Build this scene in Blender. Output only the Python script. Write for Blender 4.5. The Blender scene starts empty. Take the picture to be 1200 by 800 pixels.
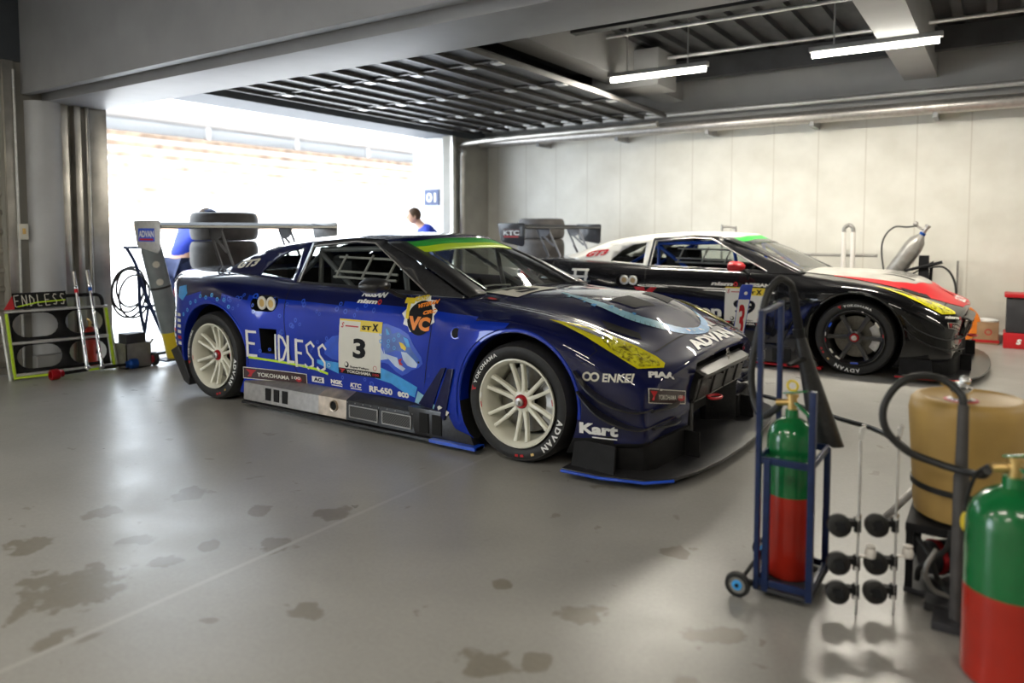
import bpy, bmesh, math, random
from mathutils import Vector, Matrix, noise
from mathutils.bvhtree import BVHTree
from mathutils.geometry import tessellate_polygon

random.seed(4)
PI = math.pi
S = bpy.context.scene
COL = S.collection

# ------------------------------------------------------------------ camera
CAM = Vector((2.2108, -3.3644, 1.2967))
cd = bpy.data.cameras.new('camera')
cam = bpy.data.objects.new('camera', cd)
COL.objects.link(cam)
cam.location = CAM
cam.rotation_euler = (PI / 2 - 0.05828, 0, 0.58686)
cd.sensor_width = 36.0
cd.lens = 861.64 / 1200 * 36.0
cd.shift_y = -80.46 / 1200
cd.clip_start = 0.05
cd.clip_end = 300
cd.dof.use_dof = True
cd.dof.focus_distance = 4.6
cd.dof.aperture_fstop = 1.2
S.camera = cam

# ------------------------------------------------------------------ view
S.view_settings.view_transform = 'Standard'
S.view_settings.look = 'None'
S.view_settings.gamma = 1
S.view_settings.use_curve_mapping = False
S.view_settings.exposure = 0.78

# ------------------------------------------------------------------ world, sun and the larger lights
w = bpy.data.worlds.new('sky')
S.world = w
w.use_nodes = True
bg = w.node_tree.nodes['Background']
bg.inputs[0].default_value = (0.80, 0.90, 1.0, 1)
bg.inputs[1].default_value = 5.0

def lamp(name, kind, loc, energy, color=(1, 1, 1), target=None, **kw):
    l = bpy.data.lights.new(name, kind)
    l.energy = energy
    l.color = color
    for k, v in kw.items():
        setattr(l, k, v)
    o = bpy.data.objects.new(name, l)
    COL.objects.link(o)
    o.location = loc
    if target is not None:
        o.rotation_euler = (Vector(target) - Vector(loc)).to_track_quat('-Z', 'Y').to_euler()
    return o

lamp('sun', 'SUN', (0, 0, 30), 9.0, (1.0, 0.96, 0.9), target=(-14, 3, 0), angle=0.01)
# added warm fill lights over the camera's own bay and behind, unseen overhead
for k, (x, y) in enumerate(((-2.6, -3.4), (0.6, -3.4), (3.4, -3.4), (4.2, 4.5), (-2.6, -5.6), (1.0, -5.6), (5.6, 1.5))):
    lamp('bay_fill_light', 'AREA', (x, y, 3.3), 24 if y < 0 else 40, (1.0, 0.93, 0.80), target=(x, y, 0), shape='RECTANGLE', size=1.25, size_y=0.12)
# daylight portal in the pit-lane doorway
pl = lamp('doorway_portal', 'AREA', (-5.9, 3.2, 1.35), 1, target=(0, 3.2, 1.35), shape='RECTANGLE', size=5.6, size_y=2.7)
pl.data.cycles.is_portal = True
pl2 = lamp('unseen_gap_portal', 'AREA', (-5.5, -5.8, 1.35), 1, target=(0, -5.8, 1.35), shape='RECTANGLE', size=2.4, size_y=2.7)  # portal for an unseen gap, left open to brighten the car side
pl2.data.cycles.is_portal = True
# ------------------------------------------------------------------ materials
def mat(name, color, rough=0.5, metal=0.0, coat=0.0, var=0.0, vscale=8.0, bump=0.0, bscale=60.0, emit=None, estr=0.0,
        trans=0.0, alpha=1.0, spec=0.5, ior=1.45, coord='Object'):
    m = bpy.data.materials.new(name)
    m.use_nodes = True
    nt = m.node_tree
    b = nt.nodes['Principled BSDF']
    b.inputs['Base Color'].default_value = (*color, 1)
    b.inputs['Roughness'].default_value = rough
    b.inputs['Metallic'].default_value = metal
    b.inputs['Coat Weight'].default_value = coat
    b.inputs['Coat Roughness'].default_value = 0.03
    b.inputs['Specular IOR Level'].default_value = spec
    b.inputs['IOR'].default_value = ior
    b.inputs['Transmission Weight'].default_value = trans
    b.inputs['Alpha'].default_value = alpha
    if emit:
        b.inputs['Emission Color'].default_value = (*emit, 1)
        b.inputs['Emission Strength'].default_value = estr
    tc = nt.nodes.new('ShaderNodeTexCoord')
    if var > 0:
        n = nt.nodes.new('ShaderNodeTexNoise')
        n.inputs['Scale'].default_value = vscale
        n.inputs['Detail'].default_value = 5
        nt.links.new(tc.outputs[coord], n.inputs['Vector'])
        r = nt.nodes.new('ShaderNodeValToRGB')
        r.color_ramp.elements[0].position = 0.3
        r.color_ramp.elements[1].position = 0.7
        r.color_ramp.elements[0].color = (*[max(0, c * (1 - var)) for c in color], 1)
        r.color_ramp.elements[1].color = (*[min(1, c * (1 + var)) for c in color], 1)
        nt.links.new(n.outputs['Fac'], r.inputs['Fac'])
        nt.links.new(r.outputs['Color'], b.inputs['Base Color'])
    if bump > 0:
        n2 = nt.nodes.new('ShaderNodeTexNoise')
        n2.inputs['Scale'].default_value = bscale
        nt.links.new(tc.outputs[coord], n2.inputs['Vector'])
        bp = nt.nodes.new('ShaderNodeBump')
        bp.inputs['Strength'].default_value = bump
        bp.inputs['Distance'].default_value = 0.01
        nt.links.new(n2.outputs['Fac'], bp.inputs['Height'])
        nt.links.new(bp.outputs['Normal'], b.inputs['Normal'])
    return m

M = {}
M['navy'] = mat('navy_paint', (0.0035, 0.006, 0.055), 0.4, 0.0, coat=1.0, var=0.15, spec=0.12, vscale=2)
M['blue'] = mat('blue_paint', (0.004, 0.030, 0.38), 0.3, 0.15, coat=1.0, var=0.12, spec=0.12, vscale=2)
M['blackpaint'] = mat('black_paint', (0.006, 0.006, 0.007), 0.25, 0.0, coat=1.0, var=0.1, spec=0.1)
M['whitepaint'] = mat('white_paint', (0.72, 0.71, 0.66), 0.3, coat=0.8, var=0.05)
M['carbon'] = mat('carbon_black', (0.022, 0.022, 0.024), 0.32, coat=0.35, var=0.3, vscale=60)
M['matblack'] = mat('matt_black', (0.012, 0.012, 0.013), 0.6, var=0.2, vscale=20, spec=0.2)
M['dark'] = mat('dark_void', (0.006, 0.006, 0.006), 0.8, var=0.1)
M['rubber'] = mat('tyre_rubber', (0.018, 0.018, 0.018), 0.55, var=0.2, vscale=30, bump=0.05, bscale=90)
M['rubberlight'] = mat('lightened_tyre_rubber', (0.065, 0.060, 0.058), 0.62, var=0.2, vscale=12)  # light from outside on the tyre stack put into a paler colour
M['ivory'] = mat('ivory_wheel', (0.78, 0.77, 0.66), 0.35, coat=0.4, var=0.04)
M['wheelblack'] = mat('black_wheel', (0.02, 0.02, 0.021), 0.3, coat=0.4, var=0.2)
M['steel'] = mat('bright_steel', (0.75, 0.75, 0.76), 0.18, 1.0, var=0.08, vscale=20)
M['brushed'] = mat('brushed_aluminium', (0.50, 0.48, 0.46), 0.38, 0.85, var=0.12, vscale=25)
M['alu'] = mat('anodised_aluminium', (0.62, 0.62, 0.62), 0.4, 0.7, var=0.1, vscale=30)
M['disc'] = mat('brake_disc_iron', (0.16, 0.15, 0.13), 0.4, 0.8, var=0.2, vscale=30)
M['gold'] = mat('brass', (0.75, 0.52, 0.2), 0.35, 0.9, var=0.1)
M['rednut'] = mat('red_anodised', (0.45, 0.012, 0.02), 0.3, 0.5, var=0.1)
M['blueano'] = mat('blue_anodised', (0.01, 0.07, 0.32), 0.3, 0.5, var=0.1)
M['red'] = mat('red_vinyl', (0.48, 0.012, 0.018), 0.4, var=0.05)
M['white'] = mat('white_vinyl', (0.80, 0.80, 0.78), 0.4, var=0.03)
M['cream'] = mat('cream_vinyl', (0.72, 0.70, 0.62), 0.45, var=0.04)
M['yellow'] = mat('yellow_vinyl', (0.80, 0.60, 0.03), 0.4, var=0.05)
M['lime'] = mat('lime_vinyl', (0.55, 0.80, 0.02), 0.4, var=0.05)
M['green'] = mat('green_vinyl', (0.03, 0.40, 0.05), 0.4, var=0.1)
M['cyan'] = mat('light_blue_vinyl', (0.05, 0.35, 0.80), 0.35, coat=0.6, var=0.2, vscale=12)
M['paleblue'] = mat('pale_blue_vinyl', (0.30, 0.58, 0.72), 0.35, coat=0.5, var=0.2, vscale=12)
M['midblue'] = mat('mid_blue_vinyl', (0.01, 0.08, 0.62), 0.3, coat=0.8, var=0.15, vscale=10)
M['orange'] = mat('orange_vinyl', (0.85, 0.25, 0.02), 0.4, var=0.1)
M['black'] = mat('black_vinyl', (0.012, 0.012, 0.014), 0.45, var=0.1, spec=0.1)
M['maroon'] = mat('dark_red_sticker', (0.035, 0.008, 0.008), 0.35, coat=0.5, var=0.1)
def glass_mat():
    m = bpy.data.materials.new('window_glass'); m.use_nodes = True
    nt = m.node_tree; nt.nodes.remove(nt.nodes['Principled BSDF'])
    out = nt.nodes['Material Output']
    t = nt.nodes.new('ShaderNodeBsdfTransparent'); t.inputs[0].default_value = (0.78, 0.82, 0.80, 1)
    g = nt.nodes.new('ShaderNodeBsdfGlossy'); g.inputs['Roughness'].default_value = 0.02
    lw = nt.nodes.new('ShaderNodeLayerWeight'); lw.inputs['Blend'].default_value = 0.5
    pw = nt.nodes.new('ShaderNodeMath'); pw.operation = 'POWER'; pw.inputs[1].default_value = 4.5
    nt.links.new(lw.outputs['Facing'], pw.inputs[0])
    fr = nt.nodes.new('ShaderNodeMath'); fr.operation = 'MULTIPLY_ADD'; fr.inputs[1].default_value = 0.9; fr.inputs[2].default_value = 0.045
    nt.links.new(pw.outputs[0], fr.inputs[0])
    mx = nt.nodes.new('ShaderNodeMixShader')
    nt.links.new(fr.outputs[0], mx.inputs[0]); nt.links.new(t.outputs[0], mx.inputs[1]); nt.links.new(g.outputs[0], mx.inputs[2])
    nt.links.new(mx.outputs[0], out.inputs[0])
    return m
M['glass'] = glass_mat()
M['satin'] = mat('satin_grey_grille', (0.10, 0.098, 0.095), 0.38, 0.3, coat=0.2, var=0.1)
M['seat'] = mat('seat_fabric', (0.03, 0.03, 0.035), 0.9, var=0.3, vscale=40)
M['cage'] = mat('roll_cage_paint', (0.16, 0.16, 0.17), 0.4, var=0.1)
M['net'] = mat('window_net_grey', (0.45, 0.43, 0.42), 0.7, var=0.1)
M['exhaust'] = mat('heat_stained_steel', (0.60, 0.50, 0.40), 0.35, 0.8, var=0.35, vscale=9)

def lamp_mat():
    m = mat('yellow_film_lamp', (0.78, 0.72, 0.02), 0.12, coat=1.0)
    nt = m.node_tree
    b = nt.nodes['Principled BSDF']
    tc = nt.nodes.new('ShaderNodeTexCoord')
    v = nt.nodes.new('ShaderNodeTexVoronoi')
    v.feature = 'SMOOTH_F1'
    v.inputs['Scale'].default_value = 26
    v.inputs['Smoothness'].default_value = 0.2
    n = nt.nodes.new('ShaderNodeTexNoise')
    n.inputs['Scale'].default_value = 28
    n.inputs['Detail'].default_value = 4
    n.inputs['Distortion'].default_value = 1.2
    nt.links.new(tc.outputs['Object'], v.inputs['Vector'])
    nt.links.new(tc.outputs['Object'], n.inputs['Vector'])
    r = nt.nodes.new('ShaderNodeValToRGB')
    r.color_ramp.elements[0].color = (0.16, 0.13, 0.01, 1)
    r.color_ramp.elements[0].position = 0.36
    r.color_ramp.elements[1].color = (0.80, 0.76, 0.03, 1)
    r.color_ramp.elements[1].position = 0.58
    nt.links.new(n.outputs['Fac'], r.inputs['Fac'])
    nt.links.new(r.outputs['Color'], b.inputs['Base Color'])
    bp = nt.nodes.new('ShaderNodeBump')
    bp.inputs['Strength'].default_value = 0.7
    bp.inputs['Distance'].default_value = 0.01
    nt.links.new(v.outputs['Distance'], bp.inputs['Height'])
    nt.links.new(bp.outputs['Normal'], b.inputs['Normal'])
    return m
M['lampcrystal'] = lamp_mat()
M['lampyellow'] = mat('yellow_film', (0.80, 0.72, 0.015), 0.15, coat=1.0, var=0.1, vscale=8)

def mesh_mat():
    """woven wire: two wave patterns crossed"""
    m = mat('radiator_mesh', (0.05, 0.05, 0.05), 0.5, 0.4)
    nt = m.node_tree
    b = nt.nodes['Principled BSDF']
    tc = nt.nodes.new('ShaderNodeTexCoord')
    br = nt.nodes.new('ShaderNodeTexChecker')
    br.inputs['Scale'].default_value = 110
    br.inputs['Color1'].default_value = (0.008, 0.008, 0.008, 1)
    br.inputs['Color2'].default_value = (0.13, 0.125, 0.12, 1)
    nt.links.new(tc.outputs['Object'], br.inputs['Vector'])
    nt.links.new(br.outputs['Color'], b.inputs['Base Color'])
    return m
M['mesh'] = mesh_mat()

# ------------------------------------------------------------------ mesh builder
BASE = {}   # root object -> world base of what is authored

class MB:
    def __init__(s):
        s.v = []; s.f = []; s.m = []; s.k = 0
    def use(s, k):
        s.k = k; return s
    def add(s, vs, fs):
        n = len(s.v)
        s.v += [Vector(p) for p in vs]
        s.f += [tuple(i + n for i in f) for f in fs]
        s.m += [s.k] * len(fs)
        return s
    def box(s, x0, y0, z0, x1, y1, z1):
        return s.add([(x0, y0, z0), (x1, y0, z0), (x1, y1, z0), (x0, y1, z0), (x0, y0, z1), (x1, y0, z1), (x1, y1, z1), (x0, y1, z1)],
                     [(0, 3, 2, 1), (4, 5, 6, 7), (0, 1, 5, 4), (1, 2, 6, 5), (2, 3, 7, 6), (3, 0, 4, 7)])
    def obox(s, c, size, ax=(1, 0, 0), up=(0, 0, 1)):
        """box at centre c, its length along ax, its height along up"""
        X = Vector(ax).normalized(); Z = Vector(up); Z = (Z - X * Z.dot(X)).normalized(); Y = Z.cross(X)
        c = Vector(c); a, b, h = [q / 2 for q in size]
        pts = [c + X * i * a + Y * j * b + Z * k * h for k in (-1, 1) for i, j in ((-1, -1), (1, -1), (1, 1), (-1, 1))]
        return s.add(pts, [(0, 3, 2, 1), (4, 5, 6, 7), (0, 1, 5, 4), (1, 2, 6, 5), (2, 3, 7, 6), (3, 0, 4, 7)])
    def bar(s, a, b, wd, th, up=(0, 0, 1)):
        a = Vector(a); b = Vector(b)
        return s.obox((a + b) / 2, ((b - a).length, wd, th), b - a, up)
    def tube(s, pts, r, n=12, cap=True, closed=False):
        pts = [Vector(p) for p in pts]
        rr = r if isinstance(r, (list, tuple)) else [r] * len(pts)
        rings = []
        T0 = (pts[1] - pts[0]).normalized()
        a = Vector((0, 0, 1)) if abs(T0.z) < 0.9 else Vector((1, 0, 0))
        N = (a - T0 * a.dot(T0)).normalized()
        for i, p in enumerate(pts):
            if closed:
                T = (pts[(i + 1) % len(pts)] - pts[i - 1]).normalized()
            else:
                T = (pts[min(i + 1, len(pts) - 1)] - pts[max(i - 1, 0)]).normalized()
            N = (N - T * N.dot(T)).normalized()
            B = T.cross(N)
            rings.append([p + (N * math.cos(2 * PI * k / n) + B * math.sin(2 * PI * k / n)) * rr[i] for k in range(n)])
        vs = [q for ring in rings for q in ring]
        fs = []
        L = len(pts)
        for i in range(L if closed else L - 1):
            j = (i + 1) % L
            for k in range(n):
                k2 = (k + 1) % n
                fs.append((i * n + k, i * n + k2, j * n + k2, j * n + k))
        if cap and not closed:
            fs.append(tuple(range(n))[::-1])
            fs.append(tuple((L - 1) * n + k for k in range(n)))
        return s.add(vs, fs)
    def cyl(s, a, b, r0, r1=None, n=24):
        return s.tube([a, b], [r0, r0 if r1 is None else r1], n)
    def lathe(s, prof, o=(0, 0, 0), ax=(0, 0, 1), n=32, closed=False):
        """prof: (radius, height along ax)"""
        A = Vector(ax).normalized(); o = Vector(o)
        t = Vector((0, 0, 1)) if abs(A.z) < 0.9 else Vector((1, 0, 0))
        X = (t - A * t.dot(A)).normalized(); Y = A.cross(X)
        vs = []; fs = []
        for r, h in prof:
            for k in range(n):
                t = 2 * PI * k / n
                vs.append(o + A * h + (X * math.cos(t) + Y * math.sin(t)) * max(r, 1e-5))
        P = len(prof)
        for i in range(P if closed else P - 1):
            j = (i + 1) % P
            for k in range(n):
                k2 = (k + 1) % n
                fs.append((i * n + k, i * n + k2, j * n + k2, j * n + k))
        return s.add(vs, fs)
    def grid(s, rows, flip=False, closed=False):
        R = len(rows); C = len(rows[0])
        vs = [p for r in rows for p in r]; fs = []
        for i in range(R - 1):
            for j in range(C if closed else C - 1):
                j2 = (j + 1) % C
                f = (i * C + j, i * C + j2, (i + 1) * C + j2, (i + 1) * C + j)
                fs.append(f[::-1] if flip else f)
        return s.add(vs, fs)
    def prism(s, poly, off):
        """closed 3D polygon pushed along the vector off"""
        n = len(poly); off = Vector(off)
        poly = [Vector(p) for p in poly]
        tri = tessellate_polygon([poly])
        vs = poly + [p + off for p in poly]
        fs = [tuple(t) for t in tri] + [tuple(i + n for i in t)[::-1] for t in tri]
        for i in range(n):
            j = (i + 1) % n
            fs.append((i, j, j + n, i + n))
        return s.add(vs, fs)
    def ball(s, c, r, sc=(1, 1, 1), n=16):
        vs = []; fs = []
        c = Vector(c); R = n // 2
        for i in range(R + 1):
            t = PI * i / R
            for k in range(n):
                a = 2 * PI * k / n
                vs.append(c + Vector((math.sin(t) * math.cos(a) * r * sc[0], math.sin(t) * math.sin(a) * r * sc[1], math.cos(t) * r * sc[2])))
        for i in range(R):
            for k in range(n):
                k2 = (k + 1) % n
                fs.append((i * n + k, (i + 1) * n + k, (i + 1) * n + k2, i * n + k2))
        return s.add(vs, fs)
    def mirror(s):
        n = len(s.v); nf = len(s.f)
        s.v += [Vector((p.x, -p.y, p.z)) for p in s.v[:n]]
        for i in range(nf):
            s.f.append(tuple(j + n for j in s.f[i])[::-1]); s.m.append(s.m[i])
        return s
    def flipy(s):
        for p in s.v: p.y = -p.y
        s.f = [f[::-1] for f in s.f]
        return s
    def pieces(s):
        par = list(range(len(s.v)))
        def find(a):
            while par[a] != a:
                par[a] = par[par[a]]; a = par[a]
            return a
        for f in s.f:
            for i in f[1:]: par[find(i)] = find(f[0])
        gs = {}
        for f, m in zip(s.f, s.m): gs.setdefault(find(f[0]), []).append((f, m))
        out = []
        for g in gs.values():
            q = MB(); ids = sorted({i for f, _ in g for i in f}); mp = {i: k for k, i in enumerate(ids)}
            q.v = [s.v[i] for i in ids]; q.f = [tuple(mp[i] for i in f) for f, _ in g]; q.m = [m for _, m in g]
            out.append(q)
        return out
    def build_each(s, *a, **k):
        return [q.build(*a, **k) for q in s.pieces()]
    def build(s, name, mats, parent=None, label=None, bev=0, sub=0, angle=38, cat=None, group=None, kind=None, solid=0, weld=True, recalc=True, fix=None):
        if not isinstance(mats, (list, tuple)): mats = [mats]
        me = bpy.data.meshes.new(name)
        base = Vector((0, 0, 0))
        if parent is not None:
            base = BASE.get(parent.name, Vector((0, 0, 0)))
        elif kind is None and s.v:
            xs = [p.x for p in s.v]; ys = [p.y for p in s.v]; zs = [p.z for p in s.v]
            base = Vector(((min(xs) + max(xs)) / 2, (min(ys) + max(ys)) / 2, min(zs)))
        if fix is not None: base = Vector(fix)
        me.from_pydata([p - base for p in s.v], [], s.f)
        for m in mats: me.materials.append(m)
        for p, k in zip(me.polygons, s.m): p.material_index = k
        bm = bmesh.new(); bm.from_mesh(me)
        if weld: bmesh.ops.remove_doubles(bm, verts=bm.verts, dist=1e-5)
        if recalc: bmesh.ops.recalc_face_normals(bm, faces=bm.faces)
        if bev:
            es = [e for e in bm.edges if len(e.link_faces) == 2 and e.calc_face_angle(0) > 0.5]
            if es: bmesh.ops.bevel(bm, geom=es, offset=bev, segments=2, affect='EDGES', profile=0.6, clamp_overlap=True)
        bm.to_mesh(me); bm.free()
        for p in me.polygons: p.use_smooth = True
        me.set_sharp_from_angle(angle=math.radians(angle))
        o = bpy.data.objects.new(name, me)
        COL.objects.link(o)
        if parent is not None:
            o.parent = parent
            BASE[o.name] = base
        else:
            o.location = base
            BASE[o.name] = base
        if solid:
            md = o.modifiers.new('thickness', 'SOLIDIFY'); md.thickness = solid; md.offset = -1
        if sub:
            md = o.modifiers.new('smooth', 'SUBSURF'); md.levels = sub; md.render_levels = sub
        if label: o['label'] = label
        if cat: o['category'] = cat
        if group: o['group'] = group
        if kind: o['kind'] = kind
        return o

def thing(name, label, cat, loc, group=None):
    o = bpy.data.objects.new(name, None)
    COL.objects.link(o)
    o.location = loc
    o.empty_display_size = 0.1
    o['label'] = label; o['category'] = cat
    if group: o['group'] = group
    BASE[o.name] = Vector(loc)
    return o

def kids(o):
    return [c for c in bpy.data.objects if c.parent == o]

def copy_tree(o, loc=None, rot=None, label=None, parent=None):
    c = o.copy(); COL.objects.link(c)
    if parent is not None: c.parent = parent
    if loc is not None: c.location = loc
    if rot is not None: c.rotation_euler = rot
    if label: c['label'] = label
    for ch in kids(o):
        copy_tree(ch, parent=c)
    return c

def smooth_path(pts, sub=8, closed=False):
    pts = [Vector(p) for p in pts]; out = []
    n = len(pts)
    for i in range(n if closed else n - 1):
        if closed:
            a, b, c, d = pts[i - 1], pts[i], pts[(i + 1) % n], pts[(i + 2) % n]
        else:
            b, c = pts[i], pts[i + 1]
            a = pts[i - 1] if i else b * 2 - c
            d = pts[i + 2] if i + 2 < n else c * 2 - b
        for k in range(sub):
            t = k / sub
            out.append(0.5 * ((2 * b) + (c - a) * t + (2 * a - 5 * b + 4 * c - d) * t * t + (3 * b - 3 * c + d - a) * t ** 3))
    if not closed: out.append(pts[-1])
    return out

# ------------------------------------------------------------------ lettering
_text_cache = {}
def text_geo(s, size=1.0, bold=0.0, shear=0.0, sx=1.0):
    """flat lettering as (2D points, faces), lower left corner at 0,0; returns also width and height"""
    key = (s, bold, shear)
    if key not in _text_cache:
        c = bpy.data.curves.new('lettering', 'FONT')
        c.body = s; c.size = 1; c.offset = bold; c.shear = shear; c.fill_mode = 'FRONT'; c.resolution_u = 3
        o = bpy.data.objects.new('lettering', c)
        COL.objects.link(o)
        bpy.context.view_layer.update()
        me = bpy.data.meshes.new_from_object(o.evaluated_get(bpy.context.evaluated_depsgraph_get()))
        vs = [(p.co.x, p.co.y) for p in me.vertices]
        fs = [tuple(p.vertices) for p in me.polygons]
        bpy.data.objects.remove(o); bpy.data.curves.remove(c); bpy.data.meshes.remove(me)
        x0 = min(p[0] for p in vs); y0 = min(p[1] for p in vs)
        _text_cache[key] = ([(a - x0, b - y0) for a, b in vs], fs)
    vs, fs = _text_cache[key]
    W = max(p[0] for p in vs); H = max(p[1] for p in vs)
    k = size / H
    return [(a * k * sx, b * k) for a, b in vs], fs, W * k * sx, size

def fit_text(s, W, H, bold=0.0, shear=0.0):
    """lettering stretched to the box W x H"""
    vs, fs, w0, h0 = text_geo(s, H, bold, shear)
    return [(a * W / w0, b) for a, b in vs], fs

class Flat:
    """2D shapes collected for one sticker: place() into boxes, polygons, rings"""
    def __init__(s):
        s.v = []; s.f = []; s.m = []; s.k = 0; s.lift = []
    def use(s, k): s.k = k; return s
    def put(s, vs, fs, ox=0, oy=0, lvl=0, skew=0.0):
        n = len(s.v)
        s.v += [(a + ox, b + oy + skew * a) for a, b in vs]
        s.lift += [lvl] * len(vs)
        s.f += [tuple(i + n for i in f) for f in fs]
        s.m += [s.k] * len(fs)
        return s
    def poly(s, pts, lvl=0):
        tri = tessellate_polygon([[Vector((a, b, 0)) for a, b in pts]])
        return s.put(pts, [tuple(t) for t in tri], lvl=lvl)
    def rect(s, x0, y0, x1, y1, lvl=0):
        return s.poly([(x0, y0), (x1, y0), (x1, y1), (x0, y1)], lvl)
    def text(s, t, x, y, W, H, bold=0.0, shear=0.0, lvl=1, skew=0.0):
        vs, fs = fit_text(t, W, H, bold, shear)
        return s.put(vs, fs, x, y, lvl, skew)
    def ring(s, cx, cy, r0, r1, lvl=1, n=24, sx=1.0):
        vs = []; fs = []
        for k in range(n):
            t = 2 * PI * k / n
            vs += [(cx + r0 * math.cos(t) * sx, cy + r0 * math.sin(t)), (cx + r1 * math.cos(t) * sx, cy + r1 * math.sin(t))]
        for k in range(n):
            a = 2 * k; b = 2 * ((k + 1) % n)
            fs.append((a, a + 1, b + 1, b))
        return s.put(vs, fs, lvl=lvl)
    def disc(s, cx, cy, r, lvl=1, n=24, sx=1.0):
        return s.poly([(cx + r * math.cos(2 * PI * k / n) * sx, cy + r * math.sin(2 * PI * k / n)) for k in range(n)], lvl)

def stick(flat, name, mats, bvh, O, U, V, parent, off=0.003, cell=0.04, label=None, dist=1.5, step=0.0012):
    """lay a flat sticker onto a curved body: split it on a grid, then drop every point on to the surface"""
    O = Vector(O); U = Vector(U).normalized(); V = Vector(V).normalized(); N = U.cross(V).normalized()
    bm = bmesh.new()
    lay = bm.verts.layers.float.new('lift')
    bv = []
    for p, l in zip(flat.v, flat.lift):
        q = bm.verts.new((p[0], p[1], 0)); q[lay] = l; bv.append(q)
    for f, k in zip(flat.f, flat.m):
        try:
            ff = bm.faces.new([bv[i] for i in f]); ff.material_index = k
        except ValueError:
            pass
    for ax in (0, 1):
        vals = [p[ax] for p in flat.v]
        a = math.floor(min(vals) / cell) * cell + cell
        while a < max(vals):
            n = Vector((1, 0, 0)) if ax == 0 else Vector((0, 1, 0))
            bmesh.ops.bisect_plane(bm, geom=bm.verts[:] + bm.edges[:] + bm.faces[:], plane_co=n * a, plane_no=n)
            a += cell
    base = BASE[parent.name]
    for q in bm.verts:
        P = O + U * q.co.x + V * q.co.y
        hit, nor, idx, d = bvh.ray_cast(P + N * dist, -N, dist * 2)
        if hit is None:
            hit, nor, idx, d = bvh.find_nearest(P)
            if nor is not None and nor.dot(N) < 0: nor = -nor
        if nor.dot(N) < 0: nor = -nor
        lift = off + step * q[lay]
        q.co = hit + nor * lift - base
    me = bpy.data.meshes.new(name)
    for f in bm.faces: f.smooth = True
    bm.normal_update()
    fl = [f for f in bm.faces if f.normal.dot(N) < 0]
    if fl: bmesh.ops.reverse_faces(bm, faces=fl)
    bm.to_mesh(me); bm.free()
    for m in (mats if isinstance(mats, (list, tuple)) else [mats]): me.materials.append(m)
    o = bpy.data.objects.new(name, me)
    COL.objects.link(o)
    o.parent = parent
    BASE[o.name] = base
    if label: o['label'] = label
    return o

def plate(flat, name, mats, O, U, V, parent=None, off=0.001, label=None, step=0.0008, thick=0, each=False, **kw):
    """flat sticker or sign face on a plane"""
    O = Vector(O); U = Vector(U).normalized(); V = Vector(V).normalized(); N = U.cross(V)
    mb = MB()
    for i, (p, l) in enumerate(zip(flat.v, flat.lift)):
        mb.v.append(O + U * p[0] + V * p[1] + N * (off + step * l))
    mb.f = list(flat.f); mb.m = list(flat.m)
    if each: return mb.build_each(name, mats, parent, label, weld=False, recalc=False, **kw)
    return mb.build(name, mats, parent, label, weld=False, recalc=False, **kw)

def arc_text(flat, s, r, mid, H, span, bold=0.02, lvl=1, cw=True):
    """letters around a circle, reading clockwise with their tops outward; angles in degrees"""
    n = len(s)
    for i, ch in enumerate(s):
        if ch == ' ': continue
        a = math.radians(mid + span / 2 - span * (i + 0.5) / n)
        vs, fs, wd, h = text_geo(ch, H, bold)
        wmax = math.radians(span) * r / n * 0.86
        k = min(1.0, wmax / wd) if ch != 'I' else 1.0
        if ch != 'I' : k = wmax / wd
        out = []
        for x, y in vs:
            x = (x - wd / 2) * k
            rr = r + y - H / 2
            t = a - x / r
            out.append((rr * math.cos(t), rr * math.sin(t)))
        flat.put(out, fs, lvl=lvl)

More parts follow.
